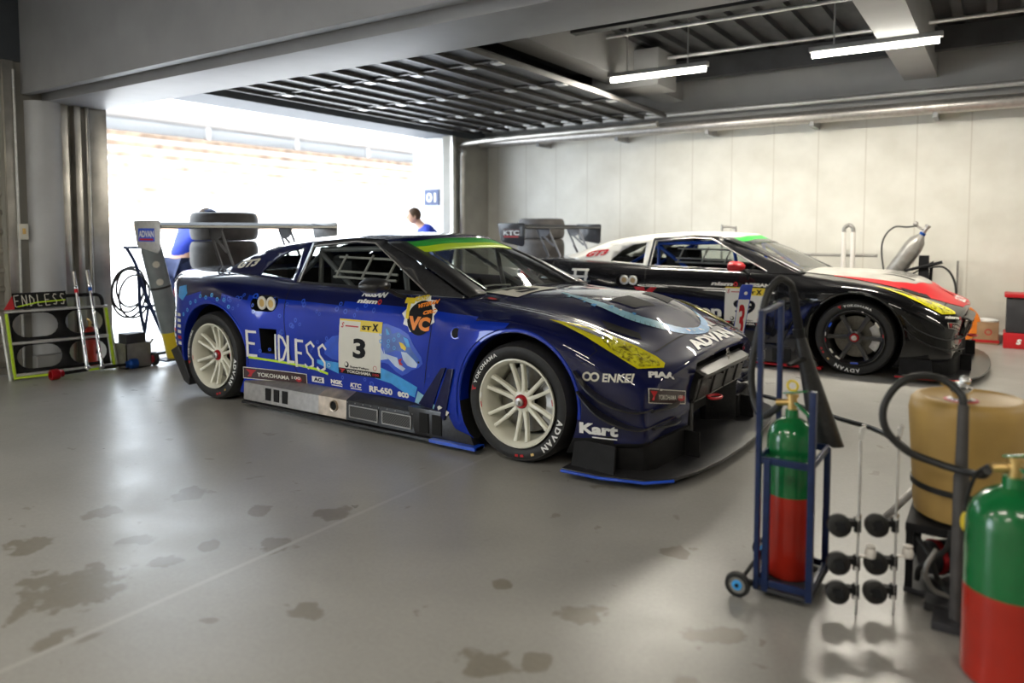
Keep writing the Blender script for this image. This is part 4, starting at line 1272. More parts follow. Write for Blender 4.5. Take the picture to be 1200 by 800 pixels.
    wing = mb.build('rear_wing', M['matblack'], car, label=sp['wing_label'])
    MB().box(-3.492, -.95, 1.316, -3.484, .95, 1.334).build('wing_stripe', M[sp['wingstripe']], wing)
    for s in (-1, 1):
        ep = [(-3.87, 1.36), (-3.86, 1.375), (-3.51, 1.375), (-3.49, 1.36), (-3.50, 1.13), (-3.53, 1.105), (-3.80, 1.15), (-3.83, 1.17)]
        e = MB().prism([Vector((x, s * .955, z)) for x, z in ep], (0, s * .012, 0)).build('end_plate', M[sp['endplate']], wing, bev=.003, label=sp['endplate_label'])
        if s < 0:
            f = Flat()
            f.use(2).rect(-3.80, 1.20, -3.56, 1.31, 0)
            f.use(1).rect(-3.78, 1.21, -3.58, 1.225, 1)
            f.use(0).text(sp['endplate_text'], -3.79, 1.235, .22, .055, bold=.03)
            plate(f, 'end_plate_sticker', [M['white'], M['red'], M[sp['endplate_patch']]], (0, -.968, 0), (1, 0, 0), (0, 0, 1), wing)
    for s in (-1, 1):
        mb = MB(); y = s * .38
        mb.prism([Vector((x, y, z)) for x, z in ((-3.70, 1.31), (-3.50, 1.31), (-3.54, 1.23), (-3.60, 1.21), (-3.66, 1.23))], (0, .012, 0))
        for a, b in (((-3.69, 1.30), (-3.52, .97)), ((-3.60, 1.22), (-3.60, .97)), ((-3.52, 1.28), (-3.36, .98)), ((-3.60, 1.22), (-3.45, 1.10)), ((-3.60, 1.10), (-3.54, 1.0))):
            mb.bar((a[0], y + .006, a[1]), (b[0], y + .006, b[1]), .012, .022)
        mb.build('wing_strut', M['cage'], wing)
    # rear lamps and diffuser, boot lip
    for s in (-1, 1):
        for w_, r in ((.46, .075), (.66, .065)):
            MB().lathe([(0, .03), (r * .5, .028), (r, .015), (r + .008, 0), (r + .008, -.05)], (-3.70, s * w_, .76), (-1, 0, 0), 24).build('rear_lamp', M['red'], car)
    MB().prism([Vector((-3.30, -.62, .10)), Vector((-3.76, -.62, .24)), Vector((-3.76, -.62, .26)), Vector((-3.30, -.62, .14))], (0, 1.24, 0)).build('diffuser', M['carbon'], car)
    for s in (-1, 1):
        mb = MB(); mb.prism([Vector((a, s * .90, b)) for a, b in ((-3.34, .33), (-3.17, .10), (-3.10, .07), (-3.09, .14), (-3.20, .33), (-3.24, .38))], (0, s * .09, 0))
        mb.build('rear_corner_guard', M['carbon'], car, bev=.008)
    # ---- panel gaps
    f = Flat()
    def seam(pts, wd=.006):
        for (a, b), (c, d) in zip(pts, pts[1:]):
            L = math.hypot(c - a, d - b); nx, nz = -(d - b) / L * wd / 2, (c - a) / L * wd / 2
            f.poly([(a + nx, b + nz), (a - nx, b - nz), (c - nx, d - nz), (c + nx, d + nz)], 0)
    seam([(-2.06, .90), (-2.04, .80), (-2.02, .62), (-2.0, .50), (-1.95, .36), (-1.87, .25), (-1.80, .235)])
    seam([(-.68, .87), (-.69, .62), (-.72, .35), (-.77, .235)])
    seam([(.38, .74), (.46, .66), (.40, .60)], .004)
    S_(f, 'door_gap', M['dark'], (0, -1.2, 0), off=.0015)
    f = Flat()
    # bonnet shut line and vents, seen from above: sticker x is car x, sticker y is car y
    def seam2(pts, wd=.007):
        for (a, b), (c, d) in zip(pts, pts[1:]):
            L = math.hypot(c - a, d - b); nx, nz = -(d - b) / L * wd / 2, (c - a) / L * wd / 2
            f.poly([(a + nx, b + nz), (a - nx, b - nz), (c - nx, d - nz), (c + nx, d + nz)], 0)
    seam2([(.67, -.66), (.675, -.55), (.68, -.35), (.685, 0), (.68, .35), (.675, .55), (.67, .66)])
    S_(f, 'bonnet_gap', M['dark'], (0, 0, 1.2), (1, 0, 0), (0, 1, 0), off=.002)
    for s in (-1, 1):
        for pts in ([(.30, s * .56), (.52, s * .52), (.56, s * .57), (.36, s * .61)], [(.26, s * .10), (.44, s * .10), (.40, s * .32), (.24, s * .34)]):
            f = Flat(); f.poly(pts, 1); S_(f, 'bonnet_vent', M['dark'], (0, 0, 1.2), (1, 0, 0), (0, 1, 0), off=.002)
    # bonnet bulge lip behind the vents
    # fuel filler rings
    mb = MB()
    for x in (-2.265, -2.165):
        mb.lathe([(.030, 0), (.030, .006), (.048, .006), (.050, 0)], (x, -.925, .765), (0, -1, 0), 28, closed=True)
    ff = mb.build('fuel_filler', M[sp['filler']], car)
    mb = MB()
    for x in (-2.265, -2.165):
        mb.lathe([(0, .002), (.030, .002)], (x, -.925, .765), (0, -1, 0), 20)
    mb.build('filler_valve', M['gold'], ff)
    sp['decals'](car, bvh, S_)
    car.location = base
    return car

# ------------------------------------------------------------------ liveries
def circuit_plate(S_, num, x0=-1.49, z0=.335, W=.385, H=.365):
    f = Flat()
    f.use(0).rect(x0, z0, x0 + W, z0 + H, 0)
    f.use(1).rect(x0 + W * .50, z0 + H * .80, x0 + W, z0 + H, 1)
    f.use(0).rect(x0, z0 + H * .80, x0 + W * .5, z0 + H, 1)
    f.use(1).rect(x0, z0 + H * .97, x0 + W, z0 + H, 2)
    f.use(2).text('ST', x0 + W * .54, z0 + H * .835, W * .22, H * .075, bold=.05, lvl=2)
    f.text('X', x0 + W * .78, z0 + H * .825, W * .14, H * .13, bold=.06, lvl=2)
    f.use(3).text('S', x0 + W * .05, z0 + H * .84, W * .07, H * .10, bold=.03, shear=.3, lvl=2)
    f.rect(x0 + W * .15, z0 + H * .865, x0 + W * .46, z0 + H * .89, 2)
    wn = W * .30 if len(num) == 1 else W * .56
    f.use(2).text(num, x0 + W * .5 - wn / 2, z0 + H * .31, wn, H * .36, bold=.04, lvl=1)
    f.disc(x0 + W * .20, z0 + H * .17, H * .055, 1); f.use(0).disc(x0 + W * .19, z0 + H * .18, H * .035, 2)
    f.use(2).text('SuperTaikyu', x0 + W * .28, z0 + H * .115, W * .45, H * .045, bold=.04, lvl=1)
    f.use(3).ring(x0 + W * .87, z0 + H * .17, H * .035, H * .045, 1)
    f.use(2).rect(x0, z0, x0 + W, z0 + H * .10, 1)
    f.use(3).poly([(x0 + W * .02, z0 + H * .085), (x0 + W * .17, z0 + H * .085), (x0 + W * .12, z0 + H * .045), (x0 + W * .10, z0 + H * .015), (x0 + W * .06, z0 + H * .015), (x0 + W * .08, z0 + H * .045)], 2)
    f.use(0).text('YOKOHAMA', x0 + W * .20, z0 + H * .025, W * .58, H * .055, bold=.03, lvl=2)
    f.use(3).text('100', x0 + W * .82, z0 + H * .03, W * .14, H * .045, bold=.03, lvl=2)
    S_(f, 'number_plate', [M['cream'], M['yellow'], M['black'], M['red']], (0, -1.2, 0), off=.004, label='white racing number %s plate on the door' % num)

def yokohama_sticker(S_, x0, z0, W, H, **k):
    f = Flat()
    f.use(0).rect(x0, z0, x0 + W, z0 + H, 0)
    b = H * .06
    f.use(1).rect(x0 + b, z0 + b, x0 + W - b, z0 + H - b, 1)
    f.use(2).poly([(x0 + W * .05, z0 + H * .82), (x0 + W * .21, z0 + H * .82), (x0 + W * .15, z0 + H * .5), (x0 + W * .13, z0 + H * .2), (x0 + W * .07, z0 + H * .2), (x0 + W * .11, z0 + H * .5)], 2)
    f.use(0).text('YOKOHAMA', x0 + W * .22, z0 + H * .28, W * .50, H * .36, bold=.02, lvl=2)
    f.use(2).disc(x0 + W * .87, z0 + H * .45, H * .22, 2, sx=1.5)
    f.use(0).text('100', x0 + W * .76, z0 + H * .42, W * .14, H * .26, bold=.02, lvl=3)
    S_(f, 'sponsor_sticker', [M['cream'], M['maroon'], M['red']], **k)

def cam_frame(O):
    """sticker axes facing three-quarter from the front right"""
    N = Vector((1.8, -3.3, .9)).normalized()
    U = Vector((0, 0, 1)).cross(N).normalized(); V = N.cross(U)
    O = Vector(O)
    def q(x, y, z):
        p = Vector((x, y, z)) - O
        return (p.dot(U), p.dot(V))
    return O, U, V, q

def blue_decals(car, bvh, S_):
    R_ = (0, -1.2, 0)
    yokohama_sticker(S_, -2.42, .205, .61, .085, O=R_)
    circuit_plate(S_, '3')
    # large side lettering, tall narrow hand-drawn strokes
    f = Flat()
    def stroke(pts, wd=.016):
        for (a, b), (c, d) in zip(pts, pts[1:]):
            L = math.hypot(c - a, d - b) or 1; nx, nz = -(d - b) / L * wd / 2, (c - a) / L * wd / 2
            ex, ez = (c - a) / L * wd * .3, (d - b) / L * wd * .3
            f.poly([(a + nx - ex, b + nz - ez), (a - nx - ex, b - nz - ez), (c - nx + ex, d - nz + ez), (c + nx + ex, d + nz + ez)], 1)
    XS = [(-2.375, .10), (-2.245, .14), (-2.07, .08), (-1.982, .06), (-1.905, .075), (-1.82, .105), (-1.70, .10)]
    def P(i, a, b): return (XS[i][0] + a * XS[i][1], .375 + b * .185 + (-.045 - (.03 if i > 3 else 0)) * (XS[i][0] + 2.37))
    def eL(i): stroke([P(i, 0, 1), P(i, .05, 0)], .024); stroke([P(i, 0, .03), P(i, .9, .03)], .018); stroke([P(i, 0, .97), P(i, .85, .97)], .018); stroke([P(i, 0, .52), P(i, .7, .5)], .018)
    f.use(0); eL(0)
    stroke([P(1, 1.02, .95), P(1, 1.02, .02)], .017)
    stroke([P(2, 0, .98), P(2, .45, .9), P(2, .95, .55), P(2, .5, .08), P(2, .0, 0), P(2, 0, .98)], .019)
    stroke([P(3, 0, 1), P(3, 0, 0)], .024); stroke([P(3, 0, .03), P(3, .95, .03)], .018)
    eL(4)
    for i in (5, 6):
        stroke([P(i, .85, .85), P(i, .55, 1), P(i, .15, .85), P(i, .25, .6), P(i, .75, .35), P(i, .75, .12), P(i, .3, 0), P(i, 0, .12)], .017)
    f.use(1); stroke([(-2.36, .365), (-1.95, .35), (-1.72, .335), (-1.60, .315)], .016)
    f.use(0).ring(-1.585, .375, .012, .015, 1, 16)
    S_(f, 'side_lettering', [M['white'], M['lime']], R_, off=.004)
    sp = f
    # small sponsor names along the sill, each its own sticker
    def name_sticker(draw, m=(M['white'], M['navy'], M['red']), off=.004):
        q = Flat(); draw(q); S_(q, 'sponsor_lettering', list(m), R_, off=off)
    name_sticker(lambda q: (q.use(0).rect(-1.76, .242, -1.64, .282, 0), q.use(1).text('AG', -1.74, .248, .08, .028, bold=.05)))
    name_sticker(lambda q: (q.text('NGK', -1.57, .252, .115, .030, bold=.06), q.rect(-1.565, .240, -1.46, .246, 1)))
    name_sticker(lambda q: (q.text('KTC', -1.385, .250, .105, .030, bold=.05, shear=.2), q.rect(-1.38, .238, -1.28, .244, 1)))
    name_sticker(lambda q: q.text('RF-650', -1.21, .238, .205, .043, bold=.05))
    name_sticker(lambda q: q.text('eco', -.96, .238, .10, .035, bold=.05))
    name_sticker(lambda q: q.text('NISSAN', -1.345, .850, .215, .032, bold=.06, shear=.15), off=.005)
    name_sticker(lambda q: (q.text('nism', -1.365, .808, .18, .028, bold=.05, shear=.2), q.use(2).ring(-1.165, .822, .008, .017, 1, 16)), off=.005)
    name_sticker(lambda q: (q.text('Kart', .40, .235, .205, .058, bold=.05), q.rect(.47, .218, .60, .224, 1)))
    name_sticker(lambda q: (q.ring(.435, .535, .014, .024, 1, 20), q.ring(.475, .535, .014, .024, 1, 20), q.text('ENKEI', .515, .512, .14, .042, bold=.03)), m=(M['cream'],))
    # nose names on the bumper
    O, U, V, q = cam_frame((.70, -.66, .50))
    f = Flat(); f.text('PIAA', -.075, .0, .145, .032, bold=.07)
    S_(f, 'sponsor_lettering', M['white'], O - V * .006 , U, V, off=.004)
    f = Flat()
    yokohama_sticker(S_, -.08, -.135, .23, .075, O=O, U=U, V=V, off=.006)
    # nose lettering on the bonnet lip, read from the front
    f = Flat(); f.text('ADVAN', -.36, -.035, .68, .085, bold=.05)
    S_(f, 'nose_lettering', M['white'], (.775, 0, .635), (0, 1, 0), (-.78, 0, .6), off=.004)
    # bonnet number plate
    f = Flat()
    f.use(0).rect(-.25, -.13, .25, .13, 0)
    f.use(1).text('3', -.13, -.095, .26, .19, bold=.05)
    S_(f, 'bonnet_number', [M['cream'], M['black']], (-.425, -.28, .9), (0, 1, 0), (-1, 0, 0), off=.005, label='white bonnet patch with a black number 3')
    # flag mark between plate and fender
    f = Flat(); f.use(0).disc(-.40, -.66, .035, 0, sx=1.5); f.use(1).disc(-.40, -.66, .02, 1, sx=1.5)
    S_(f, 'bonnet_clip', [M['black'], M['red']], (0, 0, 1.2), (1, 0, 0), (0, 1, 0), off=.004)
    # bonnet brush stroke in light blue
    f = Flat()
    c = [(-.12, -.28), (.02, -.36), (.22, -.42), (.42, -.42), (.56, -.34), (.66, -.16), (.69, .06), (.62, .26), (.48, .38), (.32, .42)]
    cs = smooth_path([Vector((a, b, 0)) for a, b in c], 6)
    for i in range(len(cs) - 1):
        a, b = cs[i], cs[i + 1]; T = (b - a).normalized(); Nn = Vector((-T.y, T.x, 0)); k = i / len(cs)
        w0 = .012 + .022 * math.sin(PI * min(1, k * 1.1)); 
        jag = .004 * ((i * 7) % 5) / 5
        f.use(0 if k < .45 else 1)
        f.poly([tuple((a + Nn * (w0 + jag))[:2]), tuple((a - Nn * w0)[:2]), tuple((b - Nn * w0)[:2]), tuple((b + Nn * (w0 + jag))[:2])], 0)
    for i in range(26):
        k = random.random(); p = cs[int(k * (len(cs) - 1))]
        f.use(random.choice((0, 1, 2)))
        a, b = p.x + random.uniform(-.04, .06), p.y + random.uniform(-.03, .05); r = random.uniform(.008, .02)
        f.poly([(a - r, b - r * .6), (a + r * .8, b - r), (a + r * .6, b + r), (a - r * .7, b + r * .5)], 1)
    S_(f, 'bonnet_graphic', [M['paleblue'], M['cyan'], M['white']], (0, 0, 1.2), (1, 0, 0), (0, 1, 0), off=.003)
    # round club badge on the door front
    f = Flat()
    cx, cz = -.805, .765
    blob = [(cx + r * math.cos(t), cz + r * .82 * math.sin(t)) for t, r in [(2 * PI * k / 22, .135 + .012 * ((k % 2) * 2 - 1)) for k in range(22)]]
    f.use(0).poly(blob, 0)
    f.use(1).disc(cx + .01, cz - .02, .105, 1, sx=1.0)
    f.use(2).text('T', cx - .15, cz - .03, .085, .125, bold=.06, shear=-.15, lvl=2); f.text('TOKYO', cx - .08, cz + .07, .10, .030, bold=.06, lvl=2, skew=.2)
    f.use(3).text('VC', cx - .08, cz - .095, .185, .085, bold=.06, lvl=2)
    f.text('VETERAN', cx - .03, cz + .035, .15, .026, bold=.06, lvl=2, skew=.25); f.text('CIRC', cx + .03, cz + .0, .10, .024, bold=.06, lvl=2, skew=.2)
    S_(f, 'club_badge', [M['white'], M['black'], M['yellow'], M['orange']], R_, off=.004)
    # leopard head
    def J(cx_, cy_):
        px = 380 + cx_ / 6.66; py = 360 + cy_ / 6.66
        d = px - 397
        return (-1.49 + .0081 * d - .000006 * d * d, .70 - (py - 374) * .0055 + d * .0004)
    f = Flat()
    L_ = lambda pts, k, lv: f.use(k).poly([J(a, b) for a, b in pts], lv)
    L_([(395, 125), (470, 128), (520, 145), (580, 165), (650, 205), (700, 290), (765, 370), (778, 420), (745, 452), (690, 472), (655, 500), (610, 522), (560, 495), (500, 440), (470, 430), (395, 430)], 0, 0)
    L_([(395, 190), (450, 205), (470, 150), (500, 160), (520, 205), (570, 190), (630, 225), (668, 290), (690, 330), (745, 385), (752, 410), (735, 425), (700, 390), (640, 345), (600, 340), (560, 330), (480, 360), (460, 310), (395, 290)], 1, 1)
    L_([(610, 225), (650, 240), (672, 300), (645, 300)], 2, 2)
    L_([(470, 165), (485, 175), (505, 210), (480, 215)], 2, 2)
    L_([(600, 338), (645, 343), (700, 388), (738, 425), (728, 452), (690, 452), (655, 440), (620, 400)], 3, 2)
    L_([(462, 312), (475, 360), (520, 372), (572, 385), (585, 430), (640, 465), (618, 487), (560, 455), (505, 400), (470, 370)], 3, 2)
    L_([(395, 300), (440, 310), (470, 370), (500, 400), (395, 420)], 3, 1)
    L_([(580, 264), (612, 274), (640, 305), (634, 330), (600, 312)], 4, 2)
    L_([(582, 400), (612, 388), (600, 415), (622, 440), (592, 440)], 5, 3)
    L_([(735, 405), (752, 402), (756, 415), (745, 420)], 6, 3)
    for a, b in ((575, 215), (540, 248), (498, 262), (498, 298), (435, 208), (437, 265), (545, 312)):
        p = J(a, b); f.use(2).ring(p[0], p[1], .008, .013, 2, 12)
    LM = [M['midblue'], mat('leopard_blue', (.02, .10, .45), .3, coat=.8, var=.3, vscale=10), M['cyan'], mat('leopard_pale', (.50, .60, .78), .35, coat=.6, var=.15, vscale=10), M['yellow'], M['red'], M['black'], M['cyan']]
    S_(f, 'leopard_graphic', LM, R_, off=.002)
    f = Flat()
    L_ = lambda pts, k, lv: f.use(k).poly([J(a, b) for a, b in pts], lv)
    L_([(395, 560), (395, 480), (440, 470), (560, 520), (735, 600), (712, 680), (640, 660), (520, 590)], 2, 0)
    L_([(0, 300), (60, 240), (110, 230), (110, 440), (60, 430), (0, 390)], 0, 0)
    L_([(110, 455), (110, 545), (0, 500), (-60, 470), (-60, 440)], 7, 0)
    S_(f, 'door_graphic', LM, R_, off=.0015)
    # rosettes scattered over the rear quarter and door
    f = Flat()
    random.seed(11)
    for k in range(46):
        x = random.uniform(-2.62, -1.15); z = random.uniform(.40, .80)
        if -1.53 < x < -1.08: z = random.choice((random.uniform(.72, .80), random.uniform(.26, .33)))
        if x < -2.3: z = random.uniform(.70, .84)
        r = random.uniform(.012, .02)
        f.use(0).ring(x, z, r * .5, r, 0, 9, sx=random.uniform(.8, 1.3))
    for k in range(10):
        a = math.radians(60 + 9 * k); r = .44 + .02 * (k % 2)
        f.use(1).ring(-WB + r * math.cos(a), .345 + r * math.sin(a), .008, .016, 0, 9)
    S_(f, 'rosette_pattern', [M['midblue'], M['cyan']], R_, off=.0015)
    # pale blue paint strokes at fender fins and the rear corner
    f = Flat()
    f.use(0).poly([(-.80, .225), (-.62, .20), (-.60, .24), (-.77, .30)], 0)
    f.use(1).poly([(-.60, .215), (-.48, .20), (-.46, .225), (-.55, .25)], 0)
    S_(f, 'fender_graphic', [M['paleblue'], M['cream']], R_, off=.012)
    f = Flat()
    f.use(0).poly([(-3.30, .84), (-3.16, .86), (-3.10, .80), (-3.16, .74), (-3.26, .76)], 0)
    S_(f, 'rear_graphic', [M['cyan']], R_, off=.003)
    f = Flat()
    for i in range(6):
        z = .63 - .045 * i; f.use(1 if i != 3 else 2).rect(-3.37, z - .012, -3.29, z + .012, 0)
        f.use(1 if i != 4 else 2).rect(-3.25, z - .018, -3.19, z + .006, 0)
    S_(f, 'rear_stickers', [M['cyan'], M['cream'], M['red']], R_, off=.003)
    f = Flat(); f.text('GT3', 0, 0, .24, .07, bold=.05, shear=.3)
    # on the rear pillar plane
    O = Vector((-2.80, -.72, .975)); Nn = Vector((0, -1, .6)).normalized(); U = Vector((.95, 0, .16)).normalized(); V = Nn.cross(U)
    side_bvh_sticker(car, f, 'pillar_lettering', M['cream'])

def side_bvh_sticker(car, f, name, m):
    """lettering on the leaning rear pillar"""
    mb = MB()
    for (a, b), l in zip(f.v, f.lift):
        x = -2.84 + a * 1.0 + b * .3; z = .990 + b * .85 + a * .12
        mb.v.append(Vector((x, -(zfit(x, z) + .013), z)))
    mb.f = list(f.f); mb.m = [0] * len(f.f)
    mb.build(name, m, car, weld=False)

def black_decals(car, bvh, S_):
    R_ = (0, -1.2, 0)
    circuit_plate(S_, '99', x0=-1.19, z0=.37)
    f = Flat()
    def ns(draw):
        q = Flat(); draw(q); S_(q, 'sponsor_lettering', [M['cream'], M['red']], R_, off=.004)
    ns(lambda q: (q.text('nism', -1.34, .745, .22, .035, bold=.05, shear=.2), q.use(1).ring(-1.095, .763, .010, .022, 1, 16)))
    ns(lambda q: q.text('NISSAN', -1.0, .745, .24, .033, bold=.06))
    ns(lambda q: q.text('action', -1.78, .44, .56, .10, bold=.04))
    ns(lambda q: q.use(1).poly([(-2.15, .70), (-2.04, .70), (-2.02, .66), (-1.97, .70), (-1.90, .70), (-1.99, .61), (-2.06, .61)], 1))
    ns(lambda q: [q.rect(-2.86, z, -2.66, z + .022, 1) for z in (.85, .78, .71)] + [q.rect(-2.83, .70, -2.80, .87, 0), q.rect(-2.70, .70, -2.67, .87, 0)])
    O, U, V, q = cam_frame((.70, -.66, .50))
    f = Flat(); f.use(0).text('nism', -.11, 0, .14, .028, bold=.05, shear=.2); f.use(1).ring(.05, .014, .006, .015, 1, 16)
    S_(f, 'sponsor_lettering', [M['cream'], M['red']], O, U, V, off=.004)
    yokohama_sticker(S_, -.10, -.085, .20, .05, O=O, U=U, V=V, off=.006)
    f = Flat()
    f.use(1).ring(.01, -.13, .012, .018, 1, 16); f.ring(.01, -.18, .012, .018, 1, 16)
    f.use(0).text('TAKUMI', -.05, -.25, .12, .03, bold=.05)
    S_(f, 'sponsor_lettering', [M['cream'], M['red']], O, U, V, off=.006)
    # red and white bonnet
    f = Flat()
    f.use(0).poly([(-.25, -.585), (.1, -.60), (.35, -.585), (.55, -.57), (.70, -.54), (.80, -.46), (.84, 0), (.80, .46), (.70, .54), (.55, .57), (.35, .585), (.1, .60), (-.25, .585)], 0)
    f.use(1).poly([(-.50, -.60), (-.1, -.55), (.25, -.50), (.42, -.40), (.50, -.2), (.53, 0), (.50, .2), (.42, .40), (.25, .50), (-.1, .55), (-.50, .60)], 1)
    f.use(2)
    for k in range(9):
        y = -.36 + .09 * k
        f.poly([(.12 + .03 * (k % 3), y), (.40 - .02 * (k % 2), y + .01), (.41, y + .045), (.20, y + .035)], 2)
    S_(f, 'bonnet_graphic', [M['red'], mat('silver_grey_vinyl', (.36, .35, .32), .35, coat=.5, var=.2, vscale=6), M['black']], (0, 0, 1.2), (1, 0, 0), (0, 1, 0), off=.003)
    f = Flat()
    f.use(0).ring(0, 0, .035, .055, 1, 24); f.use(0).text('GU', -.19, -.05, .13, .09, bold=.04); f.text('TA', .08, -.05, .14, .09, bold=.04)
    S_(f, 'nose_lettering', [M['white']], (.755, -.05, .65), (0, 1, 0), (-.78, 0, .6), off=.006)
    f = Flat(); f.text('GT3', 0, 0, .26, .075, bold=.05, shear=.3)
    side_bvh_sticker(car, f, 'pillar_lettering', M['red'])

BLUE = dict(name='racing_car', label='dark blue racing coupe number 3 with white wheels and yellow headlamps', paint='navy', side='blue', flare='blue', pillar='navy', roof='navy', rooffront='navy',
            banner=('lime', 'green'), banner_label='green and yellow windscreen strip', rim='ivory', spokes=12, wheel_label='cream twelve-spoke wheel', tyre_text_angles=((140, -32), (165, -20)),
            skirt=('brushed', 'exhaust'), skirt_label='silver side skirt', edge='midblue', edge0='carbon', fin='navy', mirror='carbon', mirror_label='black door mirror', wiper='steel',
            wing_label='dark rear wing', endplate='alu', endplate_label='pale grey end plate', endplate_text='ADVAN', endplate_patch='midblue', wingstripe='cream', filler='cream', decals=blue_decals)
BLACK = dict(name='racing_car', label='black racing coupe number 99 with white roof parked against the white wall', paint='blackpaint', side='blackpaint', flare='blackpaint', pillar='whitepaint', roof='whitepaint', rooffront='whitepaint',
             banner=('glass', 'green'), banner_label='green windscreen strip', rim='wheelblack', spokes=6, wheel_label='black six-spoke wheel', tyre_text_angles=((85, -100), (85, -100)),
             skirt=('carbon', 'carbon'), edge='red', edge0='red', fin='blackpaint', mirror='red', mirror_label='red door mirror', wiper='matblack',
             wing_label='dark rear wing', endplate='carbon', endplate_label='dark end plate', endplate_text='KTC', endplate_patch='maroon', wingstripe='carbon', filler='cream', cage='midblue', decals=black_decals)
build_car(BLUE, (-1.39, 1.0, 0))
build_car(BLACK, (1.147 - 1.39, 3.72 + 1.0, 0))

# ================================================================== THINGS AROUND THE CARS
M['limepaint'] = mat('lime_paint', (0.50, 0.72, 0.03), 0.4, var=0.15, vscale=20)
M['navytube'] = mat('navy_tube_paint', (0.006, 0.018, 0.075), 0.35, var=0.2, vscale=20)
M['chrome'] = mat('chrome', (0.82, 0.82, 0.84), 0.10, 1.0, var=0.05)
M['greygas'] = mat('grey_bottle_paint', (0.22, 0.25, 0.26), 0.35, var=0.12, vscale=8)
M['gasgreen'] = mat('green_bottle_paint', (0.008, 0.15, 0.04), 0.22, coat=0.6, var=0.15, vscale=6)
M['gasred'] = mat('red_bottle_paint', (0.42, 0.022, 0.010), 0.3, coat=0.3, var=0.15, vscale=6)
M['amber'] = mat('amber_plastic', (0.50, 0.32, 0.10), 0.45, var=0.14, vscale=5, bump=0.1, bscale=6)
M['hose'] = mat('black_hose', (0.018, 0.018, 0.018), 0.45, var=0.2, vscale=40)
M['skin'] = mat('skin', (0.55, 0.32, 0.22), 0.55, var=0.08, vscale=20)
M['jacket'] = mat('blue_jacket', (0.01, 0.035, 0.40), 0.7, var=0.2, vscale=12)
M['trousers'] = mat('dark_trousers', (0.02, 0.03, 0.09), 0.8, var=0.2, vscale=12)
M['hair'] = mat('brown_hair', (0.07, 0.04, 0.02), 0.7, var=0.3, vscale=40)
M['cap'] = mat('dark_cap', (0.02, 0.03, 0.08), 0.7, var=0.2)
M['shoe'] = mat('black_shoe', (0.02, 0.02, 0.02), 0.5, var=0.2)
M['cardboard'] = mat('cardboard', (0.32, 0.20, 0.11), 0.85, var=0.15, vscale=10)
M['crate'] = mat('dark_crate', (0.035, 0.035, 0.04), 0.6, var=0.2)
M['orangepl'] = mat('orange_plastic', (0.80, 0.22, 0.02), 0.4, var=0.1)
M['glossblue'] = mat('sign_blue_gloss', (0.01, 0.05, 0.45), 0.3, coat=0.5, var=0.1)
M['boxgrey'] = mat('grey_metal_box', (0.33, 0.32, 0.30), 0.4, 0.5, var=0.15, vscale=15)
M['pvc'] = mat('white_plastic_pipe', (0.75, 0.72, 0.68), 0.4, var=0.06)

# ---- tyre stacks: every tyre a thing of its own
def tyre_thing(loc, label, group, R=.34, wd=.29):
    mb = MB()
    h = wd / 2
    prof = [(.235, -h + .03), (.25, -h + .005), (.29, -h), (.318, -h + .012), (.332, -h + .04), (R, -h + .08), (R, h - .08), (.332, h - .04), (.318, h - .012), (.29, h), (.25, h - .005), (.235, h - .03), (.225, 0)]
    mb.lathe(prof, (0, 0, h), (0, 0, 1), 56, closed=True)
    o = mb.build('race_tyre', M['rubberlight'], fix=(0, 0, 0), label=label, cat='tyre', group=group)
    o.location = loc
    b = MB(); b.lathe([(.2365, -h + .02), (.2365, h - .02), (.2325, h - .02), (.2325, -h + .02)], (0, 0, h), (0, 0, 1), 40, closed=True)
    c = b.build('inner_liner', M['matblack'], o)
    return o
words = ['lowest tyre', 'second tyre from the floor', 'middle tyre', 'fourth tyre from the floor', 'topmost tyre']
t0 = tyre_thing((-4.62, 1.42, 0.0), words[0] + ' of the stack standing in the doorway behind the blue car', 'tyres stacked in the doorway')
for k in range(1, 5):
    copy_tree(t0, loc=(-4.62 + .006 * (k % 2), 1.42 + .008 * (k % 3), .297 * k), label=words[k] + ' of the stack standing in the doorway behind the blue car')
for sx_, sy_, where, n in ((-3.35, 5.75, 'nearer the wall corner behind the black car wing', 5),):
    for k in range(n):
        c = copy_tree(t0, loc=(sx_ + .004 * (k % 2), sy_ + .01 * (k % 3), (.292 * k)), label='%s of the stack behind the black car wing' % words[k])
        c['group'] = 'tyres stacked by the white wall'

